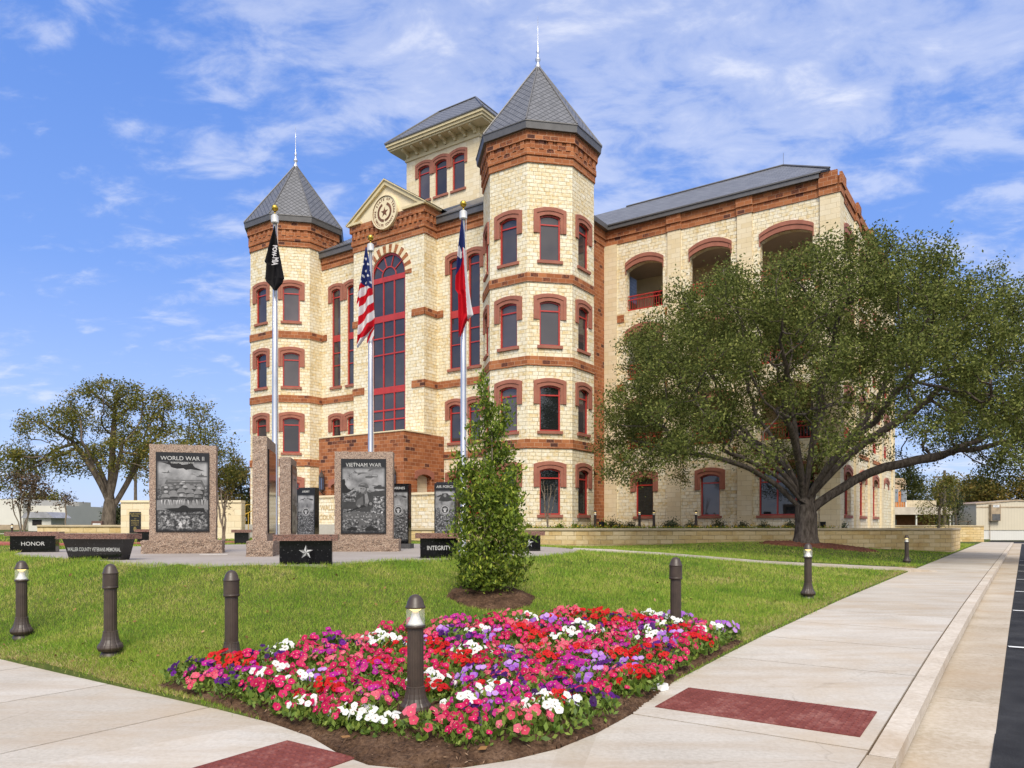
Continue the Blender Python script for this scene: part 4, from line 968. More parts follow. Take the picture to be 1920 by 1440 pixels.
for e, z0, z1 in ((.05, 17.6, 18.02), (.12, 18.02, 18.5)):
    cn.box(W0, W1 + e, WV - e, WV1, z0, z1)
    for a, b in PIL[1:]: cn.ext(oW, FT, FN, [rect(a - .05, min(b + .05, W1), z0 + .002, z1 + (.0 if b < 14 else .28))], e - .02, e + .12)
    for a, b in PILS: cn.ext(oS, RT, RN, [rect(a - (.05 if a > WV else e + .118), b + .05, z0 + .002, z1 + .12)], e - .02, e + .12)
# link-wall cornice
cn.ext(oK, RT, RN, [rect(2.6, WV - .06, 17.6, 18.02)], -.1, .05); cn.ext(oK, RT, RN, [rect(2.6, WV - .13, 18.02, 18.5)], -.1, .12)
cn.build('cornice', BROWN, wng)
fa = MB()
fa.box(W0, W1 - .9, WV - .36, WV + .2, 18.5, 18.74); fa.box(W0, W1 - .8, WV - .42, WV + .2, 18.74, 18.82); fa.box(W0 + .001, W0 + .40, 2.7, WV - .37, 18.5, 18.81)
fa.build('eave_fascia', FASC, wng)
HD = 3.47; RZ = 21.25; y0 = WV - .38
wr = MB(); xr = W1 - .15
wr.face([(W0 - 6, y0, 18.83), (xr - .2, y0, 18.83), (xr - HD, y0 + HD, RZ), (W0 - 6, y0 + HD, RZ)])
wr.face([(xr - .2, y0, 18.83), (xr - .2, WV1 - .2, 18.83), (xr - HD, WV1 - HD, RZ), (xr - HD, y0 + HD, RZ)])
wr.face([(W0 - 6, y0 + HD, RZ), (xr - HD, y0 + HD, RZ), (xr - HD, WV1 - HD, RZ - .01), (W0 - 6, WV1 - HD, RZ - .01)])
wr.build('wing_roof', ROOFR, wng)
rg = MB(); rg.tube([(W0, y0 + HD, RZ + .03), (xr - HD, y0 + HD, RZ + .03), (xr - .2, y0, 18.88)], .06, 5); rg.tube([(xr - HD, y0 + HD, RZ), (xr - HD, y0 + HD, RZ + .75)], .012, 4); rg.build('roof_ridge', FASC, wng)
# ---- entrance portico
PV = -3.7; PW = 3.55; PT = 5.40
po = MB(); nh = [arch(CC - 2.45, CC - 1.55, .9, 2.55, .14), arch(CC + 1.55, CC + 2.45, .9, 2.55, .14)]
wall(po, Vector((0, PV, 0)), FT, FN, CC - PW, CC + PW, -.5, PT, nh + [arch(CC - 1.1, CC + 1.1, -.4, 3.0, .5)], rev=.35)
wall(po, Vector((CC + PW, 0, 0)), RT, RN, PV, RV, -.5, PT, [arch(-2.55, -1.3, .3, 3.0, .18)], rev=.35)
wall(po, Vector((CC - PW, 0, 0)), LT, LN, -RV, -PV, -.5, PT)
prt = po.build('portico', BROWN, CH)
pc = MB(); pc.box(CC - PW - .05, CC + PW + .05, PV - .05, BV - .07, PT, PT + .07); pc.build('coping', CREAM, prt)
for bx in ((CC + PW - .345, CC + PW - .33, -2.6, -1.25, .3, 3.1), (CC - 2.6, CC - 1.5, PV + .33, PV + .345, .8, 2.7), (CC + 1.5, CC + 2.6, PV + .33, PV + .345, .8, 2.7)): pi = MB(); pi.box(*bx); pi.build('niche_back', LIMS, prt)
dr = MB(); dr.box(CC - 1.15, CC + 1.15, PV + .33, PV + .36, -.4, 3.1); dr.build('entrance_door', GLASSD, prt)
for oo, t, n, c, w, b1, rs in ((Vector((0, PV, 0)), FT, FN, CC - 2.0, .9, 2.55, .14), (Vector((0, PV, 0)), FT, FN, CC + 2.0, .9, 2.55, .14), (Vector((CC + PW, 0, 0)), RT, RN, -1.925, 1.25, 3.0, .18)):
    h = MB(); h.ext(oo, t, n, [hood_loop(c, w, b1, rs, w / 2 + .22, .32, rs + .1)], -.1, .05); h.build('niche_hood', HOOD, prt)
LANT, _lnt, _lb = newmat('lantern_glass', .2, (.10, .13, .22), spec=.5)
def lantern(a):
    l = MB(); x, y = CC + a, PV - .28
    l.lathe([(.03, 2.0), (.10, 2.05), (.16, 2.18), (.17, 2.2)], 8, (x, y, 0)); l.lathe([(.19, 2.95), (.17, 3.05), (.09, 3.2), (.10, 3.24), (.03, 3.3), (.02, 3.42)], 8, (x, y, 0))
    for k in range(8):
        q = R(22.5 + 45 * k); l.box(x + .165 * math.cos(q) - .014, x + .165 * math.cos(q) + .014, y + .165 * math.sin(q) - .014, y + .165 * math.sin(q) + .014, 2.18, 2.97)
    l.tube([(x, y, 2.02), (x, y + .15, 1.9), (x, PV + .02, 1.95)], .03, 6); l.tube([(x, y, 3.3), (x, PV + .02, 3.36)], .025, 6)
    o_ = l.build('wall_lantern', BRONZE, CH); gl = MB(); gl.lathe([(.145, 2.19), (.15, 2.96)], 8, (x, y, 0)); gl.build('lantern_glass', LANT, o_)
lantern(-3.0); lantern(3.0)
# ------------------------------------------------------------------ walls, fences, signs near the building
def poly_wall(name, pts, z0, z1, th, mat, label, cap=.10, over=.05, capmat=None, close=False):
    """garden wall along a world polyline, local to its first point"""
    P = [Vector((x, y)) for x, y in pts]; nrm = []
    for k in range(len(P)):
        d0 = (P[k] - P[max(k - 1, 0)]); d1 = (P[min(k + 1, len(P) - 1)] - P[k])
        d = ((d0.normalized() if d0.length else Vector((0, 0))) + (d1.normalized() if d1.length else Vector((0, 0)))).normalized()
        nrm.append(Vector((-d.y, d.x)) / max(.5, d.dot(d1.normalized() if d1.length else d0.normalized())))
    root = thing(name, (P[0].x, P[0].y, z0), label, 'wall')
    def body(off0, off1, za, zb, nm, mt):
        m = MB(); A = [p + n * off0 - P[0] for p, n in zip(P, nrm)]; B = [p + n * off1 - P[0] for p, n in zip(P, nrm)]
        for k in range(len(P) - 1):
            m.face([(*A[k], za - z0), (*A[k + 1], za - z0), (*A[k + 1], zb - z0), (*A[k], zb - z0)])
            m.face([(*B[k + 1], za - z0), (*B[k], za - z0), (*B[k], zb - z0), (*B[k + 1], zb - z0)])
            m.face([(*A[k], zb - z0), (*A[k + 1], zb - z0), (*B[k + 1], zb - z0), (*B[k], zb - z0)])
            m.face([(*B[k], za - z0), (*B[k + 1], za - z0), (*A[k + 1], za - z0), (*A[k], za - z0)])
        for k in (0, len(P) - 1): m.face([(*A[k], za - z0), (*A[k], zb - z0), (*B[k], zb - z0), (*B[k], za - z0)])
        return m.build(nm, mt, root)
    body(0, th, z0, z1 - cap, 'wall_body', mat)
    body(-over, th + over, z1 - cap, z1, 'coping', capmat or CAPM)
    return root
CAPM = plain('wall_coping', (.50, .41, .27), .85, var=.12, scale=2, bmp=.1)
poly_wall('retaining_wall', [(-9.4, 40.6), (-5.64, 38.6), (3.04, 35.5), (7.08, 36.5), (22.9, 39.0), (26.3, 43.9)], -.1, 1.51, .42, LIMW, 'long low limestone retaining wall with flat coping in front of the shrub bed')
poly_wall('garden_wall', [W(3.5, 66), W(-3.6, 66)][::-1] if False else [(30.5, 65.5), (41.0, 65.0)], .0, 1.66, .45, LIMW, 'far limestone garden wall beyond the wing, beside the end of the sidewalk')
poly_wall('entry_wall', [(BT[0] + (-13.0) * CT + (-5.0) * ST, BT[1] + 13.0 * ST - 5.0 * CT), (BT[0] - 2.2 * CT - 5.0 * ST, BT[1] + 2.2 * ST - 5.0 * CT)], .6, 3.42, .5, LIME, 'tall rough limestone entry wall in front of the sandstone portico', .12, .06, CREAM)
# carved lettering on the entry wall
ew = MB(); E0 = Vector((BT[0] - 13.0 * CT - 5.0 * ST, BT[1] + 13.0 * ST - 5.0 * CT, 0)); ET = Vector((CT, -ST, 0)); EN = Vector((-ST, -CT, 0))
ewall = bpy.data.objects['entry_wall']
ew.text('WALLER', .42, E0 + ET * 1.6 + ZU * 2.55 - Vector(ewall.location), ET, EN, d=.012, align='CENTER', th=.012)
ew.text('COUNTY', .42, E0 + ET * 1.6 + ZU * 1.98 - Vector(ewall.location), ET, EN, d=.012, align='CENTER', th=.012)
ew.build('carved_lettering', plain('carved_shadow', (.52, .40, .22), .9), ewall)
# memorial wall on the left with its bronze plaque
mw = poly_wall('memorial_wall', [(-18.3, 35.0), (-12.66, 35.0)], 1.0, 2.82, .5, LIMS, 'cream limestone memorial wall with black plaque behind the first monument', .10, .05, CREAM)
PLQ = plain('plaque_black', (.012, .012, .011), .35, spec=.5)
GOLDT = plain('gold_letter', (.50, .38, .12), .5)
p = MB(); p.box(.42, .95, -.035, .001, .30, 1.28); pq = p.build('plaque', PLQ, mw)
tx = MB(); o = Vector((.685, -.036, 0)); q = lambda s_, z, b: tx.text(b, s_, o + ZU * z, FT, FN, align='CENTER')
q(.075, 1.16, 'WALLER COUNTY'); q(.075, 1.06, 'MEMORIAL'); q(.05, .94, '2018'); q(.07, .84, 'DEDICATED'); q(.055, .74, 'IN HONOR OF'); q(.05, .65, 'OUR VETERANS')
tx.ext(o + ZU * .47, FT, FN, [[(x * .75, y * 1.3) for x, y in circ(.085, 20)], [(x * .72, y * 1.28) for x, y in circ(.07, 20)]], 0, .004); star(tx, o + ZU * .47, FT, FN, .055, .004, (0, 0), hgt=.004)
tx.build('plaque_lettering', GOLDT, pq)
poly_wall('planter_wall', [(-22.4, 35.3), (-18.36, 35.3)], .9, 1.67, .4, LIMW, 'low yellow limestone planter wall running left from the memorial wall', .08)
# concrete entry terrace with steps wall, lights and yellow handrail
TER = ground_mat('terrace_concrete', [(.35, (.40, .37, .32)), (.65, (.5, .47, .42))], 10)
tw_ = thing('terrace_wall', (-14.5, 39.5, .7), 'pale grey concrete terrace wall with square lights left of the portico', 'wall', R(-14))
m = MB(); m.box(-2.2, 7.6, 0, .3, 0, 1.0); m.build('wall_body', TER, tw_)
for a in (.9, 3.5, 5.6):
    m = MB(); m.box(a, a + .13, -.03, .001, .62, .75); m.build('step_light', plain('light_box', (.55, .54, .5), .4), tw_)
YEL = plain('yellow_paint', (.55, .33, .03), .45, spec=.5)
def handrail(x, y, rz, label):
    h = thing('handrail', (x, y, 1.0), label, 'handrail', rz, 'yellow stair handrails')
    m = MB(); m.tube([(-.9, 0, 0), (-.9, 0, .95), (-.6, 0, 1.0), (.9, 0, 1.75), (1.2, 0, 1.75), (1.2, 0, .6)], .025, 6); m.build('rail', YEL, h)
    for a, z0, z1 in ((0, .3, 1.28), (.8, .55, 1.68)):
        m = MB(); m.tube([(a, 0, z0), (a, 0, z1)], .022, 6); m.build('post', YEL, h)
handrail(-13.6, 38.6, R(0), 'yellow stair handrail just right of the memorial wall')
handrail(-15.0, 39.8, R(0), 'yellow stair handrail further back beside the memorial wall')
# soil of the raised beds
sb = MB(); pts = [(-9.0, 41.0), (-5.5, 38.95), (3.05, 35.85), (7.02, 36.85), (22.7, 39.3), (26, 44), (24, 52), (14, 47), (0, 52), (-12, 52)]
sb.prism(pts, .5, 1.40); tag(sb.build('planting_bed_soil', MULCH), kind='structure')
pd = MB(); pd.prism([(-17, 42.0), (-9.2, 41.3), (-12, 52), (-26, 58), (-27, 50)], .4, 1.62); tag(pd.build('entry_terrace', TER), kind='structure')
PLAST = plain('white_plastic_sign', (.7, .7, .68), .5); PTXT = plain('sign_text_grey', (.18, .18, .2), .6)
sg = thing('notice_sign', (-13.7, 47.5, 1.5), 'small white notice sign fixed beside the left tower door', 'sign')
m = MB(); m.box(-.22, .22, -.02, .02, .72, 1.55); m.build('sign_board', PLAST, sg); m = MB(); m.tube([(0, .03, 0), (0, .03, 1.5)], .02, 6); m.build('post', BRONZE, sg)
m = MB()
for k, (b, s_) in enumerate((('NOTICE', .09), ('NO WEAPONS', .05), ('NO SMOKING', .05), ('NO FOOD', .05))): m.text(b, s_, (0, -.021, 1.36 - k * .17), FT, FN)
m.build('sign_text', PTXT, sg)
# ------------------------------------------------------------------ monuments
from mathutils import noise as mn
def rough_box(mb, x0, x1, y0, y1, z0, z1, amp, step=.045, rough=('x', 'z', 'y'), m=0):
    def dsp(p):
        v = mn.noise_vector(Vector(p) * 7.0) * .6 + mn.noise_vector(Vector(p) * 19.0) * .4
        return (p[0] + (v.x * amp if 'x' in rough else 0), p[1] + (v.y * amp if 'y' in rough else 0), p[2] + (v.z * amp if ('z' in rough and p[2] > z0 + .02) else 0))
    def grid(fn, a, b):
        na = max(1, int(a / step)); nb = max(1, int(b / step)); i = len(mb.v)
        for r in range(nb + 1):
            for c in range(na + 1): mb.v.append(dsp(fn(c / na, r / nb)))
        for r in range(nb):
            for c in range(na): k = i + r * (na + 1) + c; mb.f.append([k, k + 1, k + na + 2, k + na + 1]); mb.m.append(m)
    dx, dy, dz = x1 - x0, y1 - y0, z1 - z0
    grid(lambda a, b: (x0 + a * dx, y0, z0 + b * dz), dx, dz); grid(lambda a, b: (x1 - a * dx, y1, z0 + b * dz), dx, dz)
    grid(lambda a, b: (x1, y0 + a * dy, z0 + b * dz), dy, dz); grid(lambda a, b: (x0, y1 - a * dy, z0 + b * dz), dy, dz)
    grid(lambda a, b: (x0 + a * dx, y0 + b * dy, z1), dx, dy)
class Sil:
    """flat etched figures on a panel: coordinates 0..1 across, 0..1 up"""
    def __init__(s, x0, z0, w, h, y): s.mb = MB(); s.x0, s.z0, s.w, s.h, s.y = x0, z0, w, h, y; s.d = .0010
    def poly(s, pts, g_):
        s.d += .00012; s.mb.ext((s.x0, s.y, s.z0), FT, FN, [[(x * s.w, y * s.h) for x, y in pts]], 0, s.d, g_, sides=False)
    def ell(s, x, y, rx, ry, g_, rot=0.0, n=18, a0=0, a1=360):
        pts = []
        for k in range(n + (a1 != 360)):
            a = R(a0 + (a1 - a0) * k / n); px_, py_ = rx * math.cos(a), ry * math.sin(a)
            pts.append((x + px_ * math.cos(rot) - py_ * math.sin(rot) * s.h / s.w, y + px_ * math.sin(rot) * s.w / s.h + py_ * math.cos(rot)))
        s.poly(pts, g_)
    def shape(s, base, x, y, sc_, g_, fl=1, rot=0.0, st=1.0):
        c, q = math.cos(rot), math.sin(rot); k = s.w / s.h
        s.poly([(x + (px_ * fl * c - py_ * st * q) * sc_, y + (px_ * fl * q + py_ * st * c) * sc_ * k) for px_, py_ in base], g_)
BOMBER = [(-1, .12), (-.62, .02), (-.55, -.07), (-.3, -.12), (-.02, -.1), (.1, -.16), (.3, -.13), (.95, -.2), (.5, -.06), (.42, .02), (.4, .34), (.3, .3), (.18, .05), (-.1, .03), (-.22, .12), (-.34, .06), (-.6, .1), (-.66, .2), (-.72, .1)]
JET = [(-1, 0), (-.5, .09), (-.2, .1), (.45, .06), (.75, .36), (.85, .34), (.75, .04), (1, .12), (.95, -.02), (.6, -.06), (.3, -.1), (.5, -.36), (.3, -.34), (-.1, -.1), (-.6, -.06)]
HELI = [(-1, .0), (-.85, .16), (-.5, .24), (-.1, .22), (.05, .3), (.1, .22), (.9, .1), (.98, .3), (1.04, .3), (1.0, -.02), (.3, -.02), (.1, -.16), (-.4, -.2), (-.8, -.16)]
ROTOR = [(-1.05, .34), (.95, .40), (.95, .43), (-1.05, .37)]
SHIP = [(-1, .06), (-.55, .08), (-.5, .26), (-.2, .26), (-.15, .6), (-.05, .6), (0, .3), (.3, .28), (.34, .1), (1, .1), (.85, -.14), (-.85, -.14)]
TANK = [(-1, -.1), (-.9, .1), (-.4, .14), (-.3, .36), (.2, .36), (.3, .26), (1.1, .32), (1.1, .26), (.34, .16), (.8, .12), (.92, -.1), (.75, -.26), (-.8, -.26)]
MAN = [(-.22, 0), (-.16, .5), (-.3, .62), (-.26, 1.0), (-.1, 1.06), (-.12, 1.28), (0, 1.36), (.12, 1.28), (.1, 1.06), (.26, 1.0), (.42, .7), (.3, .62), (.16, .56), (.24, 0), (.06, 0), (0, .4), (-.06, 0)]
def men(s, n, x0, x1, y0, y1, sc0, sc1, g_, seed):
    r = random.Random(seed)
    for k in range(n):
        y = y1 - (y1 - y0) * k / n; f = (y1 - y) / max(1e-6, y1 - y0)
        s.shape(MAN, r.uniform(x0, x1), y, sc0 + (sc1 - sc0) * f, r.choice(g_), r.choice((1, -1)), r.uniform(-.12, .12), r.uniform(.7, 1))
def helmets(s, rows, seed):
    r = random.Random(seed)
    for y, n, rad in rows:
        for k in range(n):
            x = .12 + .76 * (k + .5) / n + r.uniform(-.03, .03); yy = y + r.uniform(-.015, .015); q_ = s.w / s.h
            s.ell(x, yy - rad * q_ * .9, rad * 1.15, rad * q_ * 1.1, r.choice((1, 2, 2)))
            s.ell(x, yy, rad, rad * q_ * .85, r.choice((2, 3)), a0=-12, a1=192); s.ell(x - rad * .25, yy + rad * q_ * .35, rad * .45, rad * q_ * .3, r.choice((3, 4)))
            s.ell(x + rad * .1, yy - rad * q_ * .25, rad * 1.02, rad * q_ * .14, 0)
def emblem(s, cx, cy, r):
    q = s.w / s.h
    s.ell(cx, cy, r, r * q, 4, n=28); s.ell(cx, cy, r * .93, r * q * .93, 1, n=28); s.ell(cx, cy, r * .86, r * q * .86, 4, n=28); s.ell(cx, cy, r * .66, r * q * .66, 1, n=28)
    pts = []
    s.poly([(cx - r * .5, cy + r * q * .3), (cx - r * .2, cy + r * q * .2), (cx, cy + r * q * .45), (cx + r * .2, cy + r * q * .2), (cx + r * .5, cy + r * q * .3), (cx + r * .3, cy - r * q * .05), (cx + r * .12, cy - r * q * .1), (cx, cy - r * q * .2), (cx - r * .12, cy - r * q * .1), (cx - r * .3, cy - r * q * .05)], 4)
    s.poly([(cx - r * .2, cy - r * q * .16), (cx + r * .2, cy - r * q * .16), (cx + r * .2, cy - r * q * .38), (cx, cy - r * q * .55), (cx - r * .2, cy - r * q * .38)], 5)
def monument(x, y, rz, w, h, d, bw, bh, bd, label, panel, title=None, sub=None, etch=None, art=None):
    root = thing('war_monument', (x, y, PLH), label, 'monument', rz, 'granite war monuments on the plaza')
    m = MB(); rough_box(m, -bw / 2, bw / 2, -bd / 2, bd / 2, 0, bh, .035); m.build('base', PINKR, root)
    m = MB(); rough_box(m, -w / 2, w / 2, -d / 2, d / 2, bh - .01, bh + h, .022, rough=('x', 'z')); m.build('slab', PINK, root)
    x0, x1, z0, z1 = panel; yf = -d / 2 - .028
    p = MB(); p.box(x0, x1, yf, -d / 2 + .001, z0, z1)
    p.face([(x0 + .004, yf - .0004, z0 + .004), (x1 - .004, yf - .0004, z0 + .004), (x1 - .004, yf - .0004, z1 - .004), (x0 + .004, yf - .0004, z1 - .004)], 1, uv=[(0, 0), (1, 0), (1, 1), (0, 1)])
    pn = p.build('etched_panel', [BLACK, etch if etch else BLACK], root)
    if art:
        s = Sil(x0, z0, x1 - x0, z1 - z0, yf - .0006); art(s); s.mb.build('etching', GREYS, pn)
    if title:
        t_ = MB(); t_.text(title[0], title[1], ((x0 + x1) / 2, yf - .002, z1 - title[2]), FT, FN, sx=title[3], th=.0)
        if sub: t_.build('engraved_title', LETTER, pn); t_ = MB(); t_.text(sub[0], sub[1], ((x0 + x1) / 2, yf - .002, z1 - sub[2]), FT, FN, sx=1.0)
        t_.build('engraved_title', LETTER, pn)
    return root
def art_ww2(s):
    s.shape(BOMBER, .52, .835, .42, 0, 1, 0, 1.3); s.shape(BOMBER, .20, .745, .11, 2, 1, .1); s.shape(SHIP, .86, .70, .11, 2); s.shape(BOMBER, .70, .725, .09, 3, -1, -.3); s.shape(SHIP, .2, .672, .12, 3, 1, 0, .4); s.shape(SHIP, .42, .672, .05, 3, 1, 0, .5)
    s.poly([(.2, .655), (.86, .655), (.9, .60), (.95, .50), (.1, .50), (.16, .60)], 2); s.poly([(.22, .645), (.84, .645), (.84, .63), (.22, .63)], 3); s.poly([(.48, .637), (.54, .637), (.54, .629), (.48, .629)], 5)
    helmets(s, [(.585, 7, .055), (.54, 6, .075), (.49, 5, .085), (.445, 5, .08)], 4)
    s.poly([(.02, .395), (.2, .41), (.5, .39), (.98, .40), (.98, .28), (.02, .27)], 3)
    r = random.Random(3)
    for k in range(26): x = .1 + .85 * k / 26; s.poly([(x, .40 + r.uniform(-.01, .02)), (x + .018, .40), (x + r.uniform(-.01, .04), .33)], r.choice((4, 5, 1)))
    s.poly([(.15, .29), (.42, .30), (.5, .335), (.57, .33), (.62, .30), (.9, .30), (.92, .26), (.4, .245)], 0); s.poly([(.6, .225), (.98, .235), (.98, .222), (.6, .212)], 1)
    men(s, 16, .08, .55, .04, .16, .05, .105, (2, 3, 4, 5, 1), 5); men(s, 12, .5, .95, .03, .12, .03, .05, (2, 3, 3), 6)
def art_viet(s):
    s.shape(JET, .2, .90, .17, 2, 1, .35); s.shape(JET, .72, .885, .25, 2, -1, -.02); s.shape(JET, .44, .81, .18, 2, -1, 0, .8); s.shape(HELI, .67, .755, .14, 2); s.shape(ROTOR, .67, .755, .14, 1)
    s.poly([(.02, .72), (.08, .73), (.1, .69), (.09, .66), (.16, .60), (.22, .585), (.32, .62), (.2, .56), (.12, .54), (.02, .55)], 0)
    r = random.Random(8)
    for k in range(7): s.shape(MAN, .13 + k * .012 + r.uniform(0, .04), .72 + k * .012, .02, 0)
    s.shape(TANK, .85, .62, .14, 1, -1); s.poly([(.66, .56), (.98, .58), (.98, .50), (.6, .50)], 1)
    s.shape(SHIP, .2, .475, .15, 0, 1, 0, .45); s.poly([(.02, .43), (.4, .425), (.44, .33), (.02, .33)], 1)
    # soldier, head turned left, rifle across
    s.poly([(.33, .30), (.31, .47), (.37, .53), (.44, .56), (.58, .565), (.68, .54), (.73, .49), (.70, .42), (.72, .36), (.62, .29)], 1)
    s.poly([(.36, .45), (.33, .38), (.42, .33), (.5, .36), (.48, .50)], 2); s.poly([(.52, .56), (.57, .565), (.62, .44), (.58, .36), (.54, .38)], 3)
    s.poly([(.46, .56), (.45, .53), (.56, .53), (.58, .57), (.57, .62), (.47, .62)], 2)
    s.poly([(.43, .63), (.415, .60), (.42, .585), (.435, .56), (.46, .545), (.50, .55), (.55, .59), (.56, .63)], 3); s.poly([(.43, .605), (.47, .605), (.47, .597), (.43, .597)], 0); s.poly([(.435, .57), (.46, .572), (.46, .565)], 0); s.poly([(.50, .615), (.52, .61), (.515, .58), (.50, .585)], 2)
    s.poly([(.38, .632), (.40, .655), (.44, .675), (.50, .68), (.57, .67), (.61, .64), (.62, .61), (.56, .62), (.48, .635)], 2); s.poly([(.42, .66), (.5, .672), (.54, .66), (.46, .65)], 3); s.poly([(.38, .632), (.48, .638), (.58, .618), (.62, .61), (.56, .613), (.47, .628)], 0)
    s.poly([(.12, .295), (.30, .335), (.44, .375), (.62, .40), (.72, .425), (.73, .40), (.60, .37), (.45, .345), (.30, .315), (.13, .283)], 0); s.ell(.40, .37, .035, .018, 3); s.ell(.66, .40, .035, .02, 3); s.ell(.56, .385, .04, .02, 2)
    men(s, 9, .76, .96, .33, .46, .05, .06, (4, 3, 1, 5), 9); s.ell(.91, .285, .02, .012, 5)
    s.poly([(.05, .27), (.3, .30), (.6, .275), (.95, .26), (.95, .20), (.05, .20)], 2); men(s, 34, .07, .93, .205, .25, .026, .035, (0, 1, 3, 4), 10)
    s.poly([(.4, .20), (.5, .175), (.62, .11), (.4, .11)], 2); men(s, 30, .08, .4, .10, .15, .025, .03, (0, 1, 1, 3), 11); men(s, 26, .6, .95, .11, .15, .022, .028, (0, 1, 2), 12)
    s.shape(TANK, .25, .065, .12, 0); s.shape(TANK, .67, .065, .15, 0, -1)
monument(-8.02, 18.3, R(15), 1.50, 2.32, .34, 1.82, .31, .62, 'pink granite slab with etched panel headed WORLD WAR II', (-.60, .60, .52, 2.44), ('WORLD WAR II', .14, .19, 1.0), ('EUROPEAN THEATER', .055, .27), ETCH[0], art_ww2)
monument(-3.86, 19.6, R(3), 1.50, 2.28, .34, 1.84, .31, .62, 'pink granite slab with etched soldier panel headed VIETNAM WAR', (-.58, .58, .46, 2.40), ('VIETNAM WAR', .135, .20, 1.0), None, ETCH[1], art_viet)
def art_gen(s):
    s.shape(JET, .5, .8, .3, 2); helmets(s, [(.5, 4, .1), (.42, 4, .1)], 5); men(s, 12, .1, .9, .05, .25, .07, .12, (1, 2, 3, 4), 6)
monument(-5.62, 17.0, R(101), 1.62, 2.28, .30, 1.72, .33, .56, 'pink granite slab seen edge-on with bare polished panel, nearest the first flagpole', (-.62, .62, .50, 2.35), None, None, None, None)
monument(-6.50, 21.75, R(100), 1.5, 2.28, .30, 1.7, .31, .56, 'pink granite slab seen edge-on behind the star bench, right of the first flagpole', (-.62, .62, .46, 2.38), ('WORLD WAR I', .14, .19, 1.0), None, ETCH[2], art_gen)
def stele(x, y, rz, title, label, etch, seed):
    r = thing('service_stele', (x, y, PLH), label, 'memorial stone', rz, 'black granite service stones')
    w, h, d = .62, 1.72, .30
    m = MB(); m.box(-w / 2 - .06, w / 2 + .06, -d / 2 - .06, d / 2 + .06, 0, .14); m.build('base', plain('grey_granite_base_%d' % seed, (.09, .085, .085), .7, scale=20), r)
    m = MB(); m.box(-w / 2, w / 2, -d / 2, d / 2, .14, .14 + h); m.box(-w / 2 + .05, w / 2, -d / 2 + .012, d / 2 - .012, .14 + h, .14 + h + .035)
    yf = -d / 2 - .0006; m.face([(-w / 2 + .012, yf, .2), (w / 2 - .012, yf, .2), (w / 2 - .012, yf, .12 + h), (-w / 2 + .012, yf, .12 + h)], 1, uv=[(0, 0), (1, 0), (1, 1), (0, 1)])
    st = m.build('stone', [BLACK, etch], r)
    s = Sil(-w / 2, .2, w, h - .08, -d / 2 - .001)
    s.shape(JET if seed % 2 else HELI, .3, .80, .18, 1, 1, .3); s.shape(HELI if seed % 2 else JET, .74, .80, .18, 1, -1, -.2)
    if seed == 2: s.poly([(.2, .72), (.38, .84), (.62, .84), (.86, .72), (.62, .70), (.4, .70)], 1); s.ell(.5, .80, .07, .03, 3)
    emblem(s, .5, .56, .24)
    s.shape(JET, .2, .42, .17, 1, 1, .9); s.shape(JET, .8, .40, .17, 1, -1, -.7); s.shape(TANK, .3, .28, .16, 1); s.shape(SHIP, .62, .18, .3, 1, 1, 0, .5)
    men(s, 10, .12, .88, .04, .22, .07, .09, (1, 2, 3, 4), seed)
    s.mb.build('etching', GREYS, st)
    t_ = MB(); t_.text(title, .10, (0, -d / 2 - .003, .14 + h - .13), FT, FN, th=.001); t_.build('engraved_title', LETTER, st)
stele(-6.62, 24.3, R(-12), 'ARMY', 'black granite service stone headed ARMY behind the star bench', ETCH[3], 1)
stele(-3.30, 22.0, R(-8), 'MARINES', 'black granite service stone headed MARINES half hidden by the VIETNAM WAR slab', ETCH[4], 3)
stele(-1.86, 21.2, R(-10), 'AIR FORCE', 'black granite service stone headed AIR FORCE behind the INTEGRITY bench', ETCH[5], 2)
def bench(x, y, rz, w, label, word=None, size=.12, sx=1.0, taper=0.0, starred=False, dep=.42, inset=.10):
    b = thing('memorial_bench', (x, y, PLH - .004), label, 'bench', rz, 'black and pink granite benches')
    H = .52; th = .105; bw = w / 2 - inset
    m = MB(); z1 = H - th; a, c = bw - taper, bw; d0 = dep / 2 - .07
    lo = [(-a, -d0 + taper * .3), (a, -d0 + taper * .3), (a, d0), (-a, d0)]; hi = [(-c, -d0), (c, -d0), (c, d0), (-c, d0)]
    m.prism(lo, 0, z1, 0, hi); m.build('pedestal', BLACK, b)
    m = MB(); m.box(-w / 2, w / 2, -dep / 2, dep / 2, z1, H); m.build('seat_slab', PINKP, b)
    sl = taper * .3 / z1
    if word:
        t_ = MB(); zc = z1 * .42; upv = Vector((0, -sl, 1)).normalized(); t_.text(word, size, (0, -d0 + sl * (z1 - zc) - .002, zc), FT, Vector((0, -1, -sl)).normalized(), sx=sx, th=.001, up=upv); t_.build('engraved_word', LETTER, b)
    if starred:
        t_ = MB(); star(t_, (0, -d0, z1 * .52), FT, FN, .125, .002, (0, 1), hgt=.012); t_.build('engraved_star', [GREYS[5], GREYS[2]], b)
    return b
bench(-12.05, 18.9, R(14), 1.22, 'granite bench engraved HONOR at the far left of the plaza', 'HONOR', .135, 1.05)
bench(-8.15, 14.75, R(-12), 1.62, 'flared granite bench engraved WALLER COUNTY VETERANS MEMORIAL', 'WALLER COUNTY VETERANS MEMORIAL', .105, .62, taper=.13)
bench(-3.58, 13.05, R(10), 1.08, 'granite bench with engraved star nearest the lawn, in front of the flagpoles', None, starred=True)
bench(-1.52, 15.5, R(8), .96, 'granite bench engraved INTEGRITY beside the young tree', 'INTEGRITY', .125, .8)
bench(.40, 19.7, R(22), .84, 'granite bench with engraved star half hidden right of the young tree', None, starred=True)
bench(-14.9, 30.6, R(10), .9, 'small granite bench peeping out left of the WORLD WAR II slab')
bench(-9.95, 27.6, R(10), .7, 'small granite bench at the left edge of the edge-on slabs')
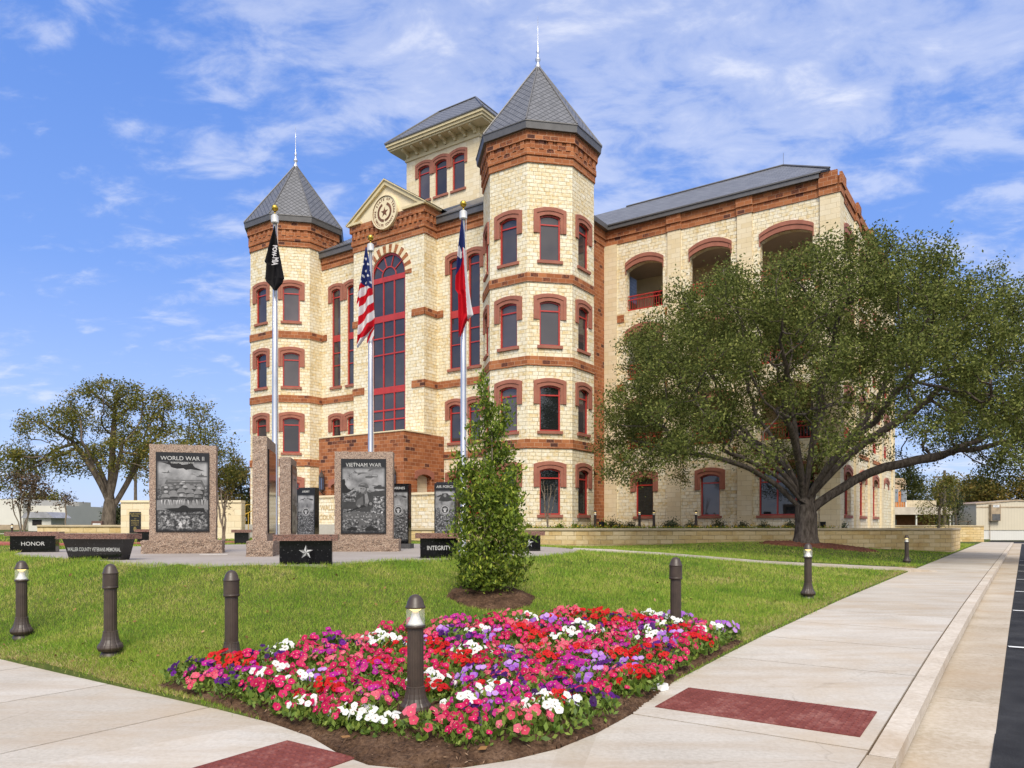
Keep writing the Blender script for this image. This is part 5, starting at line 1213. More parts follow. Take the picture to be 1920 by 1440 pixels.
# flat flush marker in the plaza
m = MB(); m.box(-.30, .30, -.12, .12, 0, .006); tag(m.build('flush_marker', plain('pale_steel', (.55, .53, .5), .5), loc=(-6.9, 17.3, PLH)), 'pale flush strip set in the plaza between the first two slabs', 'floor marker').rotation_euler = (0, 0, R(24))
# ------------------------------------------------------------------ flagpoles and flags
def flagpole(x, y, h, label):
    f = thing('flagpole', (x, y, PLH), label, 'flagpole', 0, 'aluminium flagpoles on the plaza')
    m = MB(); m.lathe([(.17, 0), (.17, .03), (.09, .09), (.074, .11), (.070, h * .5), (.045, h - .3)], 20); m.build('pole', STEEL, f, smooth=True)
    m = MB(); m.lathe([(.075, h - .32), (.095, h - .30), (.095, h - .13), (.07, h - .11), (.03, h - .08)], 16); m.build('truck', plain('white_metal', (.66, .65, .62), .4, metallic=.3), f)
    m = MB(); r_ = .085; m.lathe([(.022, h - .1), (.022, h)] + [(max(.004, r_ * math.sin(a)), h + .07 - r_ * math.cos(a)) for a in np.linspace(.2, math.pi, 12)], 20); m.build('ball_finial', GOLD, f, smooth=True)
    m = MB(); m.tube([(.10, -.02, .9), (.085, -.02, h * .5), (.075, -.02, h - .2)], .008, 4); m.build('halyard', plain('rope', (.5, .48, .44), .8), f)
    return f
H1 = 8.66
PO = [(-6.02, 19.0), (-3.96, 20.95), (-1.22, 18.75)]
flagpole(*PO[0], H1, 'aluminium flagpole carrying the black flag, left of the three')
flagpole(*PO[1], H1, 'aluminium flagpole carrying the striped national flag, middle of the three')
flagpole(*PO[2], H1, 'aluminium flagpole carrying the Texas flag, right of the three')
def cloth(name, col):
    m, nt, b = newmat(name, .75, col, spec=.15); tr = nd(nt, 'ShaderNodeBsdfTranslucent', Color=(*col, 1)); ms = nd(nt, 'ShaderNodeMixShader', Fac=.3)
    nt.links.new(b.outputs[0], ms.inputs[1]); nt.links.new(tr.outputs[0], ms.inputs[2]); nt.links.new(ms.outputs[0], nt.nodes['Material Output'].inputs[0]); return m
FW, FR, FB, FK = cloth('white_cloth', (.72, .70, .70)), cloth('red_cloth', (.55, .008, .018)), cloth('navy_cloth', (.022, .034, .14)), cloth('black_cloth', (.014, .013, .014))
def drape(pole, pt, outline, classify, mats, layers, name, label):
    """limp flag: outline = rows (y px, left px, right px) measured on the cloth; folds give it depth"""
    x0, y0 = PO[pole]; s_ = (y0 - .02) / FPX
    f = thing(name, (x0, y0, PLH), label, 'flag', 0, 'flags hanging limp from the flagpoles')
    for li, (rows, cls, depth, ph, nf, nmx, zb) in enumerate(layers):
        rows = np.array(rows, float); n1, n2 = 46, 170
        q = np.linspace(rows[0, 0], rows[-1, 0], n2); Lx = np.interp(q, rows[:, 0], rows[:, 1]); Rx = np.interp(q, rows[:, 0], rows[:, 2])
        p = np.linspace(0, 1, n1); Pm, Qm = np.meshgrid(p, (q - q[0]) / (q[-1] - q[0]))
        X = (Lx[:, None] + (Rx - Lx)[:, None] * Pm - 960) * s_ - x0
        Z = (985 - q)[:, None] * s_ + EYE - PLH + 0 * Pm
        grow = np.clip(Qm * 3, .12, 1)
        Yd = -zb - depth * grow * (np.sin(ph + nf * 2 * np.pi * (Pm + .12 * Qm)) * .6 + .4 * np.sin(1 + 2.3 * np.pi * Pm + 3 * Qm))
        # hem bulges: let rows sag between folds so the lower edge is uneven
        Z = Z - .05 * Qm ** 3 * np.sin(ph + nf * 2 * np.pi * Pm)
        V = np.stack([X, Yd, Z], -1).reshape(-1, 3); idx = np.arange(n1 * n2).reshape(n2, n1)
        Fq = np.stack([idx[:-1, :-1], idx[1:, :-1], idx[1:, 1:], idx[:-1, 1:]], -1).reshape(-1, 4)
        me = bpy.data.meshes.new(nmx); me.from_pydata(V.tolist(), [], Fq.tolist())
        for mm in mats: me.materials.append(mm)
        pc = ((Pm[:-1, :-1] + Pm[1:, 1:]) / 2).ravel(); yc = ((q[:-1] + q[1:]) / 2)[:, None].repeat(n1 - 1, 1).ravel()
        xc = (np.interp(yc, q, Lx) + pc * np.interp(yc, q, Rx - Lx))
        me.polygons.foreach_set('material_index', cls(pc, xc, yc).astype(np.int32)); me.polygons.foreach_set('use_smooth', [True] * len(Fq)); me.update()
        link(nmx, me, f)
    return f
def us_cls(p, x, y):
    c = y + (1 - p) * -0 + (x - 690) * 0
    c = y + 1.05 * (x - 700)                       # stripes fall steeply to the left
    m = np.where(np.floor((c - 525) / 15.5) % 2 == 0, 0, 1)
    canton = (y < 543) & (c < 537 + 10)
    canton = (y < 545 - (700 - x) * .45)
    m = np.where(canton, 2, m)
    st = canton & ((((x - 684) * 1.0 + (y // 11 % 2) * 4.5) % 9 - 4.5) ** 2 + ((y % 11) - 5.5) ** 2 < 4.2) & (y > 484)
    return np.where(st, 0, m)
def us_back(p, x, y): return np.where(np.floor((y + 1.0 * (x - 680)) / 9.5) % 2 == 0, 1, 0)
drape(1, None, None, None, [FW, FR, FB], [
    ([(468, 688, 690), (490, 685, 694), (520, 681, 697), (545, 678.5, 700), (570, 677, 702), (600, 675, 704), (615, 674.5, 703), (634, 673, 690), (652, 672, 674.5)], us_cls, .10, .4, 1.6, 'front_fold', .22),
    ([(520, 679, 684), (532, 676, 682), (552, 673, 682), (568, 670, 682), (574, 675, 682)], us_back, .03, 1.5, 1.0, 'left_fold', .12),
    ([(585, 690, 703), (612, 688, 703), (634, 690, 702), (642, 689, 695)], lambda p, x, y: np.where(np.floor((x + .5 * y) / 5.5) % 2 == 0, 0, 1), .03, .3, 1.0, 'back_fold', .11)], 'national_flag', 'limp stars and stripes flag on the middle flagpole')
def tx_cls(p, x, y):
    bl = y < np.where(x < 868, 520 - (x - 857) * 2.4, 471)
    m = np.where(bl, 2, np.where(x > 869.5 + (y - 471) * .064, 0, 1))
    a = np.arctan2(x - 862.5, -(y - 480)); r_ = np.hypot((x - 862.5) * 1.25, (y - 480) * .62)
    sect = np.abs(((a + np.pi / 5) % (2 * np.pi / 5)) - np.pi / 5); rs = 8.2 * .382 / np.maximum(.382 * np.cos(sect) + .62 * np.sin(sect) * 1.0, .1)
    return np.where(bl & (r_ < rs), 0, m)
drape(2, None, None, None, [FW, FR, FB], [
    ([(416, 866.5, 868), (440, 863.5, 871), (468, 860.5, 873), (500, 858, 875), (522, 856, 877), (535, 855, 878.5), (548, 855, 880.5), (555, 860, 881), (575, 860.5, 884), (594, 860.5, 888), (604, 861, 878), (612, 861, 874), (632, 861, 866)], tx_cls, .09, 1.1, 1.5, 'front_fold', .22),
    ([(560, 866, 880), (590, 866, 883), (606, 867, 878.5)], lambda p, x, y: 1 + 0 * x, .03, .2, 1.0, 'back_fold', .12)], 'texas_flag', 'limp red, white and blue lone star flag on the right flagpole')
def k_cls(p, x, y): return np.zeros_like(x)
kf = drape(0, None, None, None, [FK], [
    ([(430, 518.5, 520.5), (455, 512.5, 524.5), (480, 507, 528.5), (497, 502, 531.5), (501, 505.5, 532), (525, 503, 536.5), (528, 502.5, 534.5), (533, 505, 533), (546, 518, 522)], k_cls, .09, .2, 1.4, 'front_fold', .22)], 'memorial_flag', 'limp black flag lettered POW MIA on the left flagpole')
m = MB(); s_ = (PO[0][1] - .3) / FPX; dv = Vector((.24, 0, -1)).normalized(); upv = Vector((1, 0, .1)).normalized()
def pw(txt, px_, py_, size, sx):
    m.text(txt, size, ((px_ - 960) * s_ - PO[0][0], -.36, (985 - py_) * s_ + EYE - PLH), Vector((-.12, 0, -1)).normalized(), FN, d=0, sx=sx, up=Vector((1, 0, -.05)).normalized(), align='CENTER', th=.006)
pw('POW', 512.5, 471, .15, .74); pw('MIA', 512, 491, .21, .55); m.ext(((514.5 - 960) * s_ - PO[0][0], -.36, (985 - 481.5) * s_ + EYE - PLH), FT, FN, [circ(.016, 8)], 0, .001)
m.build('flag_lettering', FW, kf)
# ------------------------------------------------------------------ bollard lights
LENS, _nt, _b = newmat('clear_lens', .06, (.85, .86, .84), spec=.5)
_tr = nd(_nt, 'ShaderNodeBsdfTransparent', Color=(.95, .95, .92, 1)); _ms = nd(_nt, 'ShaderNodeMixShader', Fac=.82); _nt.links.new(_b.outputs[0], _ms.inputs[1]); _nt.links.new(_tr.outputs[0], _ms.inputs[2]); _nt.links.new(_ms.outputs[0], _nt.nodes['Material Output'].inputs[0])
CONEM = plain('lamp_reflector', (.72, .72, .70), .3, metallic=.2, spec=.5, var=.05)
GLOW, _nt, _b = newmat('lamp_glow', .5, (.9, .7, .3)); _b.inputs['Emission Color'].default_value = (1, .72, .25, 1); _b.inputs['Emission Strength'].default_value = 1.3
def bollard(lamp):
    r = thing('bollard_light' if lamp else 'bollard', (0, 0, 0), 'x', 'bollard')
    flb = lambda k, a: 1 - .045 * (abs(math.sin(a * 6)) < .16)
    m = MB(); m.lathe([(.12, -.06), (.115, 0), (.10, .035), (.092, .05), (.125, .062), (.139, .09), (.140, .105), (.132, .13), (.112, .155), (.096, .19), (.086, .23), (.080, .275), (.079, .288), (.072, .292)], 72, fl=lambda k, a: flb(k, a) if 4 <= k <= 11 else 1); m.build('base', BRONZE, r, smooth=False)
    m = MB(); m.lathe([(.071, .29), (.069, .785)], 96, fl=lambda k, a: 1 - .05 * max(0, math.sin(a * 16)) ** 2); m.build('shaft', BRONZE, r)
    cap = [(.083, .953), (.087, .957), (.087, .968), (.078, .974), (.076, .988), (.073, .990), (.070, 1.012), (.066, 1.016), (.060, 1.034), (.045, 1.054), (.024, 1.068), (.004, 1.072)]
    m = MB(); m.lathe(cap, 40); m.build('cap', BRONZE, r, smooth=True)
    m = MB(); m.lathe([(.071, .782), (.085, .786), (.086, .808), (.08, .812)], 40); m.build('collar', BRONZE, r, smooth=True)
    if lamp:
        m = MB(); m.lathe([(.081, .811), (.081, .954)], 40, cap=False); m.build('lens', LENS, r, smooth=True)
        m = MB(); m.lathe([(.072, .812), (.062, .828), (.046, .86), (.034, .90), (.026, .934)], 32); m.build('reflector', CONEM, r, smooth=True)
        m = MB(); m.lathe([(.04, .936), (.06, .952)], 24); m.build('lamp', GLOW, r)
    else:
        m = MB(); m.lathe([(.083, .812), (.083, .954)], 24); m.build('sleeve', BRONZE, r, smooth=False)
    return r
LB, SB = bollard(True), bollard(False)
def place(src, first, px_, Y, label, group, z=None, s=1.0):
    x = (px_ - 960) * Y / FPX; z = tz(x, Y) if z is None else z
    if first: src.location = (x, Y, z); src['label'] = label; src['group'] = group; return src
    return dup(src, (x, Y, z), rng.uniform(0, 6), label, group, s)
GL, GS = 'bronze bollard lights with clear lenses', 'plain capped bronze bollards'
place(LB, True, 779, 6.39, 'lit bronze bollard light standing in the front of the flower bed', GL, -.01)
place(LB, False, 40.5, 10.35, 'lit bronze bollard light at the left end of the lawn', GL, .09)
place(LB, False, 1515, 14.6, 'lit bronze bollard light on the lawn midway along the sidewalk', GL, .227)
place(LB, False, 1700, 27.9, 'lit bronze bollard light near the end of the retaining wall', GL, .22)
place(SB, True, 207, 8.73, 'plain bronze bollard on open grass by the left sidewalk', GS, .13)
place(SB, False, 434, 8.16, 'plain bronze bollard at the left tip of the flower bed', GS, .09)
place(SB, False, 1267, 9.75, 'plain bronze bollard at the right end of the flower bed', GS, .165)
for px_, w_ in ((1116, 'leftmost in the shrub bed, by the tower'), (1199, 'second in the shrub bed, before the first wing window'), (1226, 'third in the shrub bed, right of the first wing window'), (1305, 'in the shrub bed left of the middle wing window')):
    place(LB, False, px_, 40.6, 'small bronze bollard light ' + w_, GL, 1.40)
place(LB, False, 22.5, 33, 'distant bronze bollard light left behind the HONOR bench', GL, 1.0, .68)
# ------------------------------------------------------------------ trees
def grow(seeds, att, step, di, dk, iters=120, jit=.12, seed=1, trop=(0, 0, 0)):
    r = np.random.default_rng(seed); nodes = []; par = []
    for line in seeds:                                   # (parent index or -1, points)
        p = line[0]
        for q in line[1]: nodes.append(q); par.append(p); p = len(nodes) - 1
    nodes = [np.array(q, float) for q in nodes]; att = np.array(att, float)
    N = np.array(nodes); d = np.linalg.norm(att[:, None] - N[None], axis=2); ni = d.argmin(1); nd_ = d.min(1); alive = np.ones(len(att), bool)
    trop = np.array(trop)
    for it in range(iters):
        alive &= nd_ > dk
        sel = alive & (nd_ < di)
        if not sel.any(): break
        new = {}
        A = att[sel]; I = ni[sel]; v = A - np.array(nodes)[I]; v /= np.linalg.norm(v, axis=1)[:, None]
        acc = np.zeros((len(nodes), 3)); np.add.at(acc, I, v); ids = np.unique(I); add = []
        for i in ids:
            g_ = acc[i]; g_ = g_ / (np.linalg.norm(g_) + 1e-9) + r.normal(size=3) * jit + trop; g_ /= np.linalg.norm(g_)
            add.append(nodes[i] + g_ * step); par.append(int(i))
        s0 = len(nodes); nodes += add; add = np.array(add)
        d = np.linalg.norm(att[:, None] - add[None], axis=2); j = d.argmin(1); m = d.min(1); b = m < nd_; ni[b] = s0 + j[b]; nd_[b] = m[b]
    return np.array(nodes), np.array(par)
def radii(par, tip, e=2.3):
    n = len(par); acc = np.zeros(n); r = np.zeros(n); cnt = np.zeros(n, int)
    for i in range(n - 1, -1, -1):
        r[i] = max(tip, acc[i] ** (1 / e)) if acc[i] > 0 else tip
        if par[i] >= 0: acc[par[i]] += r[i] ** e
    return r
def branches(name, nodes, par, rad, mat, parent, flare=0.0):
    n = len(nodes); kids = [[] for _ in range(n)]
    for i, p in enumerate(par):
        if p >= 0: kids[p].append(i)
    mb = MB(); V, F = mb.v, mb.f
    def ring(c, d, r_, k):
        a = Vector(d).orthogonal().normalized(); 
        ref = Vector((0.3, 1, .2)); a = (ref - Vector(d) * ref.dot(Vector(d))).normalized(); b = Vector(d).cross(a); i = len(V)
        for j in range(k):
            t = 2 * math.pi * j / k; q = Vector(c) + (a * math.cos(t) + b * math.sin(t)) * r_; V.append((q.x, q.y, q.z))
        return i
    rings = {}
    for i in range(n):
        p = par[i]
        if p < 0: continue
        k = 14 if rad[i] > .16 else (8 if rad[i] > .05 else (5 if rad[i] > .02 else 3))
        d = Vector(nodes[i] - nodes[p]).normalized()
        big = max(kids[p], key=lambda c: rad[c]) if kids[p] else i
        if i == big and p in rings and rings[p][1] == k: a = rings[p][0]
        else: a = ring(nodes[p], d, (rad[p] if i == big else rad[i] * 1.15) , k)
        b = ring(nodes[i], d, rad[i], k)
        for j in range(k): F.append([a + j, a + (j + 1) % k, b + (j + 1) % k, b + j])
        rings[i] = (b, k)
    mb.m = [0] * len(F)
    return mb.build(name, mat, parent, smooth=True, uvs=False)
def tree(name, label, cat, loc, seeds, att, step, di, dk, tip, base_r, bmat, lmat, nleaf, L, sig, lw=.5, lrad=1.8, e=2.3, seed=1, group=None, jit=.12, trop=(0, 0, 0), flat=0.0, updir=None, leafnm='crown', total=0):
    root = thing(name, loc, label, cat, 0, group)
    nodes, par = grow(seeds, att, step, di, dk, seed=seed, jit=jit, trop=trop)
    rad = radii(par, tip, e)
    k = base_r / rad[0]; w = np.clip((rad - tip) / (rad[0] - tip), 0, 1); rad = rad * (1 + (k - 1) * w ** .35)
    rad = np.maximum(rad, tip)
    n0 = len(seeds[0][1])
    for i in range(min(3, n0)): rad[i] *= (1.35, 1.08, 1.0)[i]
    branches('trunk', nodes, par, rad, bmat, root)
    tips = np.where(rad < tip * lrad)[0]; tips = tips[tips > n0]
    P = nodes[tips]; r = np.random.default_rng(seed + 5)
    dens = np.array([.35 + 1.3 * (0.5 + .5 * mn.noise(Vector(q) * .55 + Vector((seed, 0, 0)))) for q in P])
    if total: nleaf = total / max(1, len(P))
    cnt = r.poisson(nleaf * dens / dens.mean()); C = np.repeat(P, cnt, axis=0); C = C + r.normal(size=C.shape) * sig
    leaf_mesh(leafnm, C, L, lw, lmat, root, flat=flat, updir=updir)
    return root, len(nodes), len(C)
def limb(start, az, el0, el1, length, n=7, wob=.08, r=random.Random(5)):
    p = np.array(start, float); out = []
    for k in range(n):
        t = (k + .5) / n; el = el0 + (el1 - el0) * t; a = az + r.uniform(-wob, wob) * 2
        p = p + np.array([math.cos(el) * math.cos(a), math.cos(el) * math.sin(a), math.sin(el) + r.uniform(-wob, wob)]) * length / n; out.append(tuple(p))
    return out
# the big live oak
OZ = tz(*OAK) - .02
trunk = [(0, 0, -.1), (0, 0, .35), (.02, 0, .8), (.0, 0, 1.3), (-.05, 0, 1.75)]
seeds = [(-1, trunk)]; 
limbs = [(180, 48, 8, 5.6, 3), (165, 62, 30, 5.0, 4), (205, 40, 12, 5.0, 4), (2, 44, 4, 6.2, 3), (-20, 55, 25, 5.5, 4), (20, 60, 38, 5.0, 4), (95, 78, 66, 5.0, 4), (140, 72, 52, 4.6, 4), (270, 76, 60, 4.6, 4), (300, 55, 30, 4.6, 4), (235, 58, 32, 4.6, 4), (60, 66, 40, 4.8, 4), (100, 50, 22, 5.2, 4)]
for az, e0, e1, ln_, st in limbs: seeds.append((st, limb(trunk[st], R(az), R(e0), R(e1), ln_, 9)))
r = np.random.default_rng(21); att = []; clumps = []
tries = 0
while len(clumps) < 400 and tries < 20000:
    tries += 1
    a, q = r.uniform(0, 2 * math.pi), r.uniform(0, 1) ** .42; lob = 1 + .10 * math.sin(3 * a + 1) + .07 * math.sin(7 * a)
    x = q * math.cos(a); y = q * math.sin(a)
    top = 3.4 + 8.1 * (max(0, 1 - q ** 5.0)) ** .5 + .2 * (x > .2) * x; bot = 2.7 + 4.3 * (1 - q ** 1.8)
    h = 1 - r.beta(1.0, 2.4) if r.uniform() < .70 else r.uniform(0, 1)
    z = bot + (top - bot) * h
    X = .75 + x * (9.6 if x < 0 else 11.2) * (1 + (lob - 1) * .5); Y = y * 8.6 * lob
    if all((X - a_) ** 2 + (Y - b_) ** 2 + 1.6 * (z - c_) ** 2 > .9 for a_, b_, c_ in clumps): clumps.append((X, Y, z))
for _ in range(46): clumps.append((r.uniform(6.0, 12.2), r.uniform(-5, 5), r.uniform(3.0, 7.2)))
for X, Y, z in clumps:
    rc = r.uniform(.6, 1.1)
    for _ in range(int(22 * rc ** 1.5)): v = r.normal(size=3); v *= r.uniform(.2, 1) ** .4 / np.linalg.norm(v) * rc; att.append((X + v[0], Y + v[1], z + v[2] * .7))
info = tree('live_oak', 'broad spreading live oak in a mulch ring before the right wing', 'tree', (OAK[0], OAK[1], OZ), seeds, att, .40, 9e9, .52, .011, .46, BARK, OAKL, 0, .12, .22, .5, 2.4, seed=3, jit=.18, total=270000)
print('oak', info[1:])
# pecan on the left
PX, PY = (203 - 960) * 50 / FPX, 50.0
trunk = [(0, 0, -.2), (0, 0, .6), (.05, 0, 1.3), (0.1, 0, 2.0)]
seeds = [(-1, trunk)] + [(st, limb(trunk[st], R(az), R(e0), R(e1), ln_, 7)) for az, e0, e1, ln_, st in ((170, 66, 48, 5.2, 3), (95, 85, 80, 5.5, 3), (20, 62, 66, 5.2, 2), (150, 72, 34, 5.5, 3), (-40, 68, 60, 4.5, 3), (250, 66, 56, 4.5, 3))]
r = np.random.default_rng(5); att = []
sx_ = 1.12
blobs = [(-.6, 0, 8.2, 2.3, 2.2, 1.6), (1.6, .3, 7.6, 2.4, 2.2, 1.7), (-3.4, 0, 7.2, 2.1, 2, 1.1), (-5.2, .2, 4.7, 1.9, 1.8, 1.2), (3.2, -.3, 5.8, 1.9, 2, 1.4), (.2, 0, 9.4, 1.9, 1.8, .9), (-2.2, .5, 5.0, 1.9, 2, 1.2), (4.0, 0, 4.0, 1.3, 1.5, 1.0), (1.0, -.5, 5.3, 1.8, 2, 1.2), (2.4, .4, 8.8, 1.6, 1.5, .8), (-5.8, 0, 3.4, 1.0, 1, .6)]
while len(att) < 1300:
    b = blobs[r.integers(len(blobs))]; v = r.normal(size=3); v *= r.uniform(.35, 1) ** .5 / np.linalg.norm(v); att.append(((b[0] + v[0] * b[3]) * sx_ - .2, b[1] + v[1] * b[4], (b[2] + v[2] * b[5]) * 1.0))
info = tree('pecan_tree', 'large olive green pecan tree standing behind the low planter wall', 'tree', (PX, PY, 1.1), seeds, att, .36, 3.2, .48, .013, .42, BARKP, PECL, 0, .19, .22, .42, 2.2, seed=8, total=26000)
print('pecan', info[1:])
def round_tree(px_, Y, top_px, w_px, bot_px, label, lmat, n=500, nl=16, L=.25, seed=1, base=1.1, bmat=BARK, br=.2, name='tree', group=None, low=.18, cat='tree', lw=.45, sig=.3, stems=1, leafnm='crown'):
    s_ = Y / FPX; x = (px_ - 960) * s_; H = (985 - top_px) * s_ + EYE - base; rw = w_px * s_ / 2; zb = max(.1, (985 - bot_px) * s_ + EYE - base)
    r = np.random.default_rng(seed); seeds = []
    for k in range(stems):
        a = 2 * math.pi * k / stems; sp_ = 0 if stems == 1 else rw * .35
        seeds.append((-1, [(0.06 * math.cos(a) * (stems > 1), .06 * math.sin(a) * (stems > 1), -.1)] + [(sp_ * math.cos(a) * t + .05 * r.normal() * t, sp_ * math.sin(a) * t, H * .45 * t) for t in (.25, .5, .75, 1)]))
    att = []
    zc = (zb + H) / 2; hz = (H - zb) / 2
    nb = 7 + int(rw); bl = [(r.uniform(-.6, .6) * rw, r.uniform(-.6, .6) * rw, zc + r.uniform(-.75, .7) * hz, r.uniform(.35, .6)) for _ in range(nb)]
    while len(att) < n:
        b = bl[r.integers(nb)]; v = r.normal(size=3); v *= r.uniform(.2, 1) ** .4 / np.linalg.norm(v); q = (b[0] + v[0] * b[3] * rw, b[1] + v[1] * b[3] * rw, b[2] + v[2] * b[3] * hz)
        if zb < q[2] < H: att.append(q)
    st = max(.12, H / 26)
    return tree(name, label, cat, (x, Y, base), seeds, att, st, 9e9, st * 1.2, max(.006, H * .0012), br, bmat, lmat, nl, L, sig, lw, 2.2, seed=seed, group=group, leafnm=leafnm)
BG = 'background trees beyond the courthouse grounds'
round_tree(352, 78, 738, 190, 960, 'dark green tree rising behind the WORLD WAR II slab', PECL, 900, 24, .28, 11, 1.2, BARK, .35, 'background_tree', BG, sig=.4)
round_tree(430, 90, 862, 84, 985, 'small rust tinged tree left of the left tower', AUTL, 320, 16, .4, 12, 1.2, BARK, .25, 'background_tree', BG, sig=.45)
round_tree(455, 95, 872, 60, 985, 'dark bushy tree close against the left tower', DARKL, 300, 18, .4, 13, 1.2, BARK, .25, 'background_tree', BG, sig=.45)
round_tree(78, 75, 925, 60, 985, 'low olive tree behind the kiosk on the left', PECL, 240, 16, .3, 14, 1.2, BARK, .2, 'background_tree', BG, sig=.35)
round_tree(218, 60, 950, 40, 985, 'dark bush at the foot of the pecan tree', DARKL, 160, 16, .25, 15, 1.2, BARK, .1, 'bush', None, cat='bush')
round_tree(1760, 62, 893, 62, 985, 'pale green small tree behind the far garden wall', PECL, 380, 12, .16, 16, .6, BARKP, .12, 'background_tree', BG, sig=.25)
round_tree(1792, 74, 885, 40, 985, 'thin green tree beside the utility pole', DARKL, 240, 10, .2, 17, .4, BARKP, .12, 'background_tree', BG, sig=.3)
round_tree(1700, 105, 870, 60, 985, 'dark tree behind the unfinished orange building', DARKL, 320, 18, .5, 18, .3, BARK, .3, 'background_tree', BG, sig=.5)
round_tree(1850, 110, 893, 110, 985, 'autumn brown tree behind the white trailer', AUTL, 420, 18, .5, 19, .2, BARK, .3, 'background_tree', BG, sig=.6)
round_tree(1935, 108, 870, 120, 985, 'tall autumn tree at the right edge behind the trailer', AUTL, 420, 18, .5, 20, .2, BARK, .3, 'background_tree', BG, sig=.6)
round_tree(1800, 115, 905, 70, 985, 'olive tree left of the trailer roof', PECL, 300, 18, .5, 22, .2, BARK, .3, 'background_tree', BG, sig=.6)
round_tree(1745, 118, 915, 60, 985, 'low olive tree over the canopy building', PECL, 260, 16, .5, 27, .2, BARK, .3, 'background_tree', BG, sig=.6)
GM = 'slender crape myrtles round the plaza'
round_tree(42, 36, 885, 84, 955, 'purple brown crape myrtle at the far left edge', MYRL, 300, 7, .13, 23, 1.1, BARKL, .04, 'crape_myrtle', GM, stems=5, lw=.5, sig=.14)
round_tree(124, 36, 922, 46, 965, 'thin crape myrtle before the low planter wall', MYRL, 130, 6, .12, 24, 1.05, BARKL, .035, 'crape_myrtle', GM, stems=1, sig=.12)
round_tree(419, 31, 895, 40, 960, 'thin crape myrtle right of the WORLD WAR II slab', MYRL, 130, 5, .11, 25, 1.0, BARKL, .03, 'crape_myrtle', GM, stems=4, sig=.1)
round_tree(1027, 37.2, 893, 42, 960, 'bare pale shrub in front of the right tower window', MYRL, 150, .8, .08, 26, 1.4, BARKL, .02, 'bare_shrub', None, stems=5, cat='shrub', sig=.05)
# young tree in the lawn
r = np.random.default_rng(31); att = []
SB_ = tz(*SHRUB); HH = 3.42
while len(att) < 1700:
    z = r.uniform(.10, HH) if r.uniform() < .55 else r.uniform(.1, 1.6); t = z / HH
    rw = float(np.interp(t, [0, .08, .25, .4, .6, .8, .93, 1], [.40, .50, .52, .43, .35, .24, .12, .04]))
    a = r.uniform(0, 2 * math.pi); q = math.sqrt(r.uniform(0, 1)) * rw * (1 + .26 * math.sin(3 * a + 4.1 * z) + .14 * math.sin(7 * a - 9 * z))
    if z > 1.3 and mn.noise(Vector((math.cos(a) * 1.5, math.sin(a) * 1.5, z * 1.7))) < .02 - .06 * (z < 1.8): continue
    cxz = .06 * math.sin(z * 1.6)
    att.append((cxz + q * math.cos(a) + .0, q * math.sin(a), z))
for k in range(26):
    a = r.uniform(0, 2 * math.pi); z0 = r.uniform(.9, 2.5); t0 = float(np.interp(z0 / HH, [0, .25, .6, .9], [.5, .55, .36, .12]))
    for q in np.linspace(0, 1, 6): att.append((math.cos(a) * (t0 * .8 + .16 * q), math.sin(a) * (t0 * .8 + .16 * q), z0 + r.uniform(.3, .5) * q))
seeds = [(-1, [(0, 0, -.05), (0, 0, .25), (.02, 0, .6), (.03, 0, 1.0), (.05, 0, 1.5), (.07, 0, 2.0), (.06, 0, 2.5)]), (1, [(-.12, -.05, .6), (-.2, -.1, 1.0), (-.24, -.1, 1.5), (-.26, -.08, 1.9)]), (1, [(.14, .05, .6), (.2, -.05, 1.1), (.25, -.05, 1.6)]), (1, [(-.05, -.2, .5), (-.04, -.26, 1.0), (-.02, -.2, 1.6)])]
info = tree('young_tree', 'bushy tapering young evergreen tree on the lawn in front of the plaza', 'tree', (SHRUB[0], SHRUB[1], SB_), seeds, att, .09, 9e9, .12, .0035, .028, BARKL, HOLL, 0, .074, .055, .45, 2.4, seed=33, total=15000, trop=(0, 0, .35), jit=.15, updir=(0, 0, .55))
print('young', info[1:])
# shrubs in the raised bed
def bush_proto(seed, n, R_, L, lmat):
    b = thing('bed_shrub', (0, 0, 0), 'x', 'shrub', 0, 'low shrubs in the raised bed'); r = np.random.default_rng(seed)
    v = r.normal(size=(n, 3)); v /= np.linalg.norm(v, axis=1)[:, None]; v[:, 2] = np.abs(v[:, 2]); C = v * (r.uniform(.3, 1, n) ** .5)[:, None] * R_ * (1 + .3 * r.normal(size=n))[:, None]; C[:, 2] = C[:, 2] * 1.2 + .05
    leaf_mesh('foliage', C, L, .4, lmat, b, updir=(0, 0, .4))
    m = MB()
    for k in range(7): a = k * .9; m.tube([(0, 0, -.05), (.4 * R_ * math.cos(a), .4 * R_ * math.sin(a), R_ * .6), (.8 * R_ * math.cos(a), .8 * R_ * math.sin(a), R_ * 1.0)], .008, 4)
    m.build('stems', BARK, b); return b
GRYL = leaf_mat('grey_green_leaf', [(0, (.04, .06, .025)), (.5, (.085, .11, .05)), (1, (.16, .18, .10))])
BS = [bush_proto(41, 420, .36, .13, GRYL), bush_proto(42, 420, .42, .12, DARKL), bush_proto(43, 320, .30, .14, HOLL)]
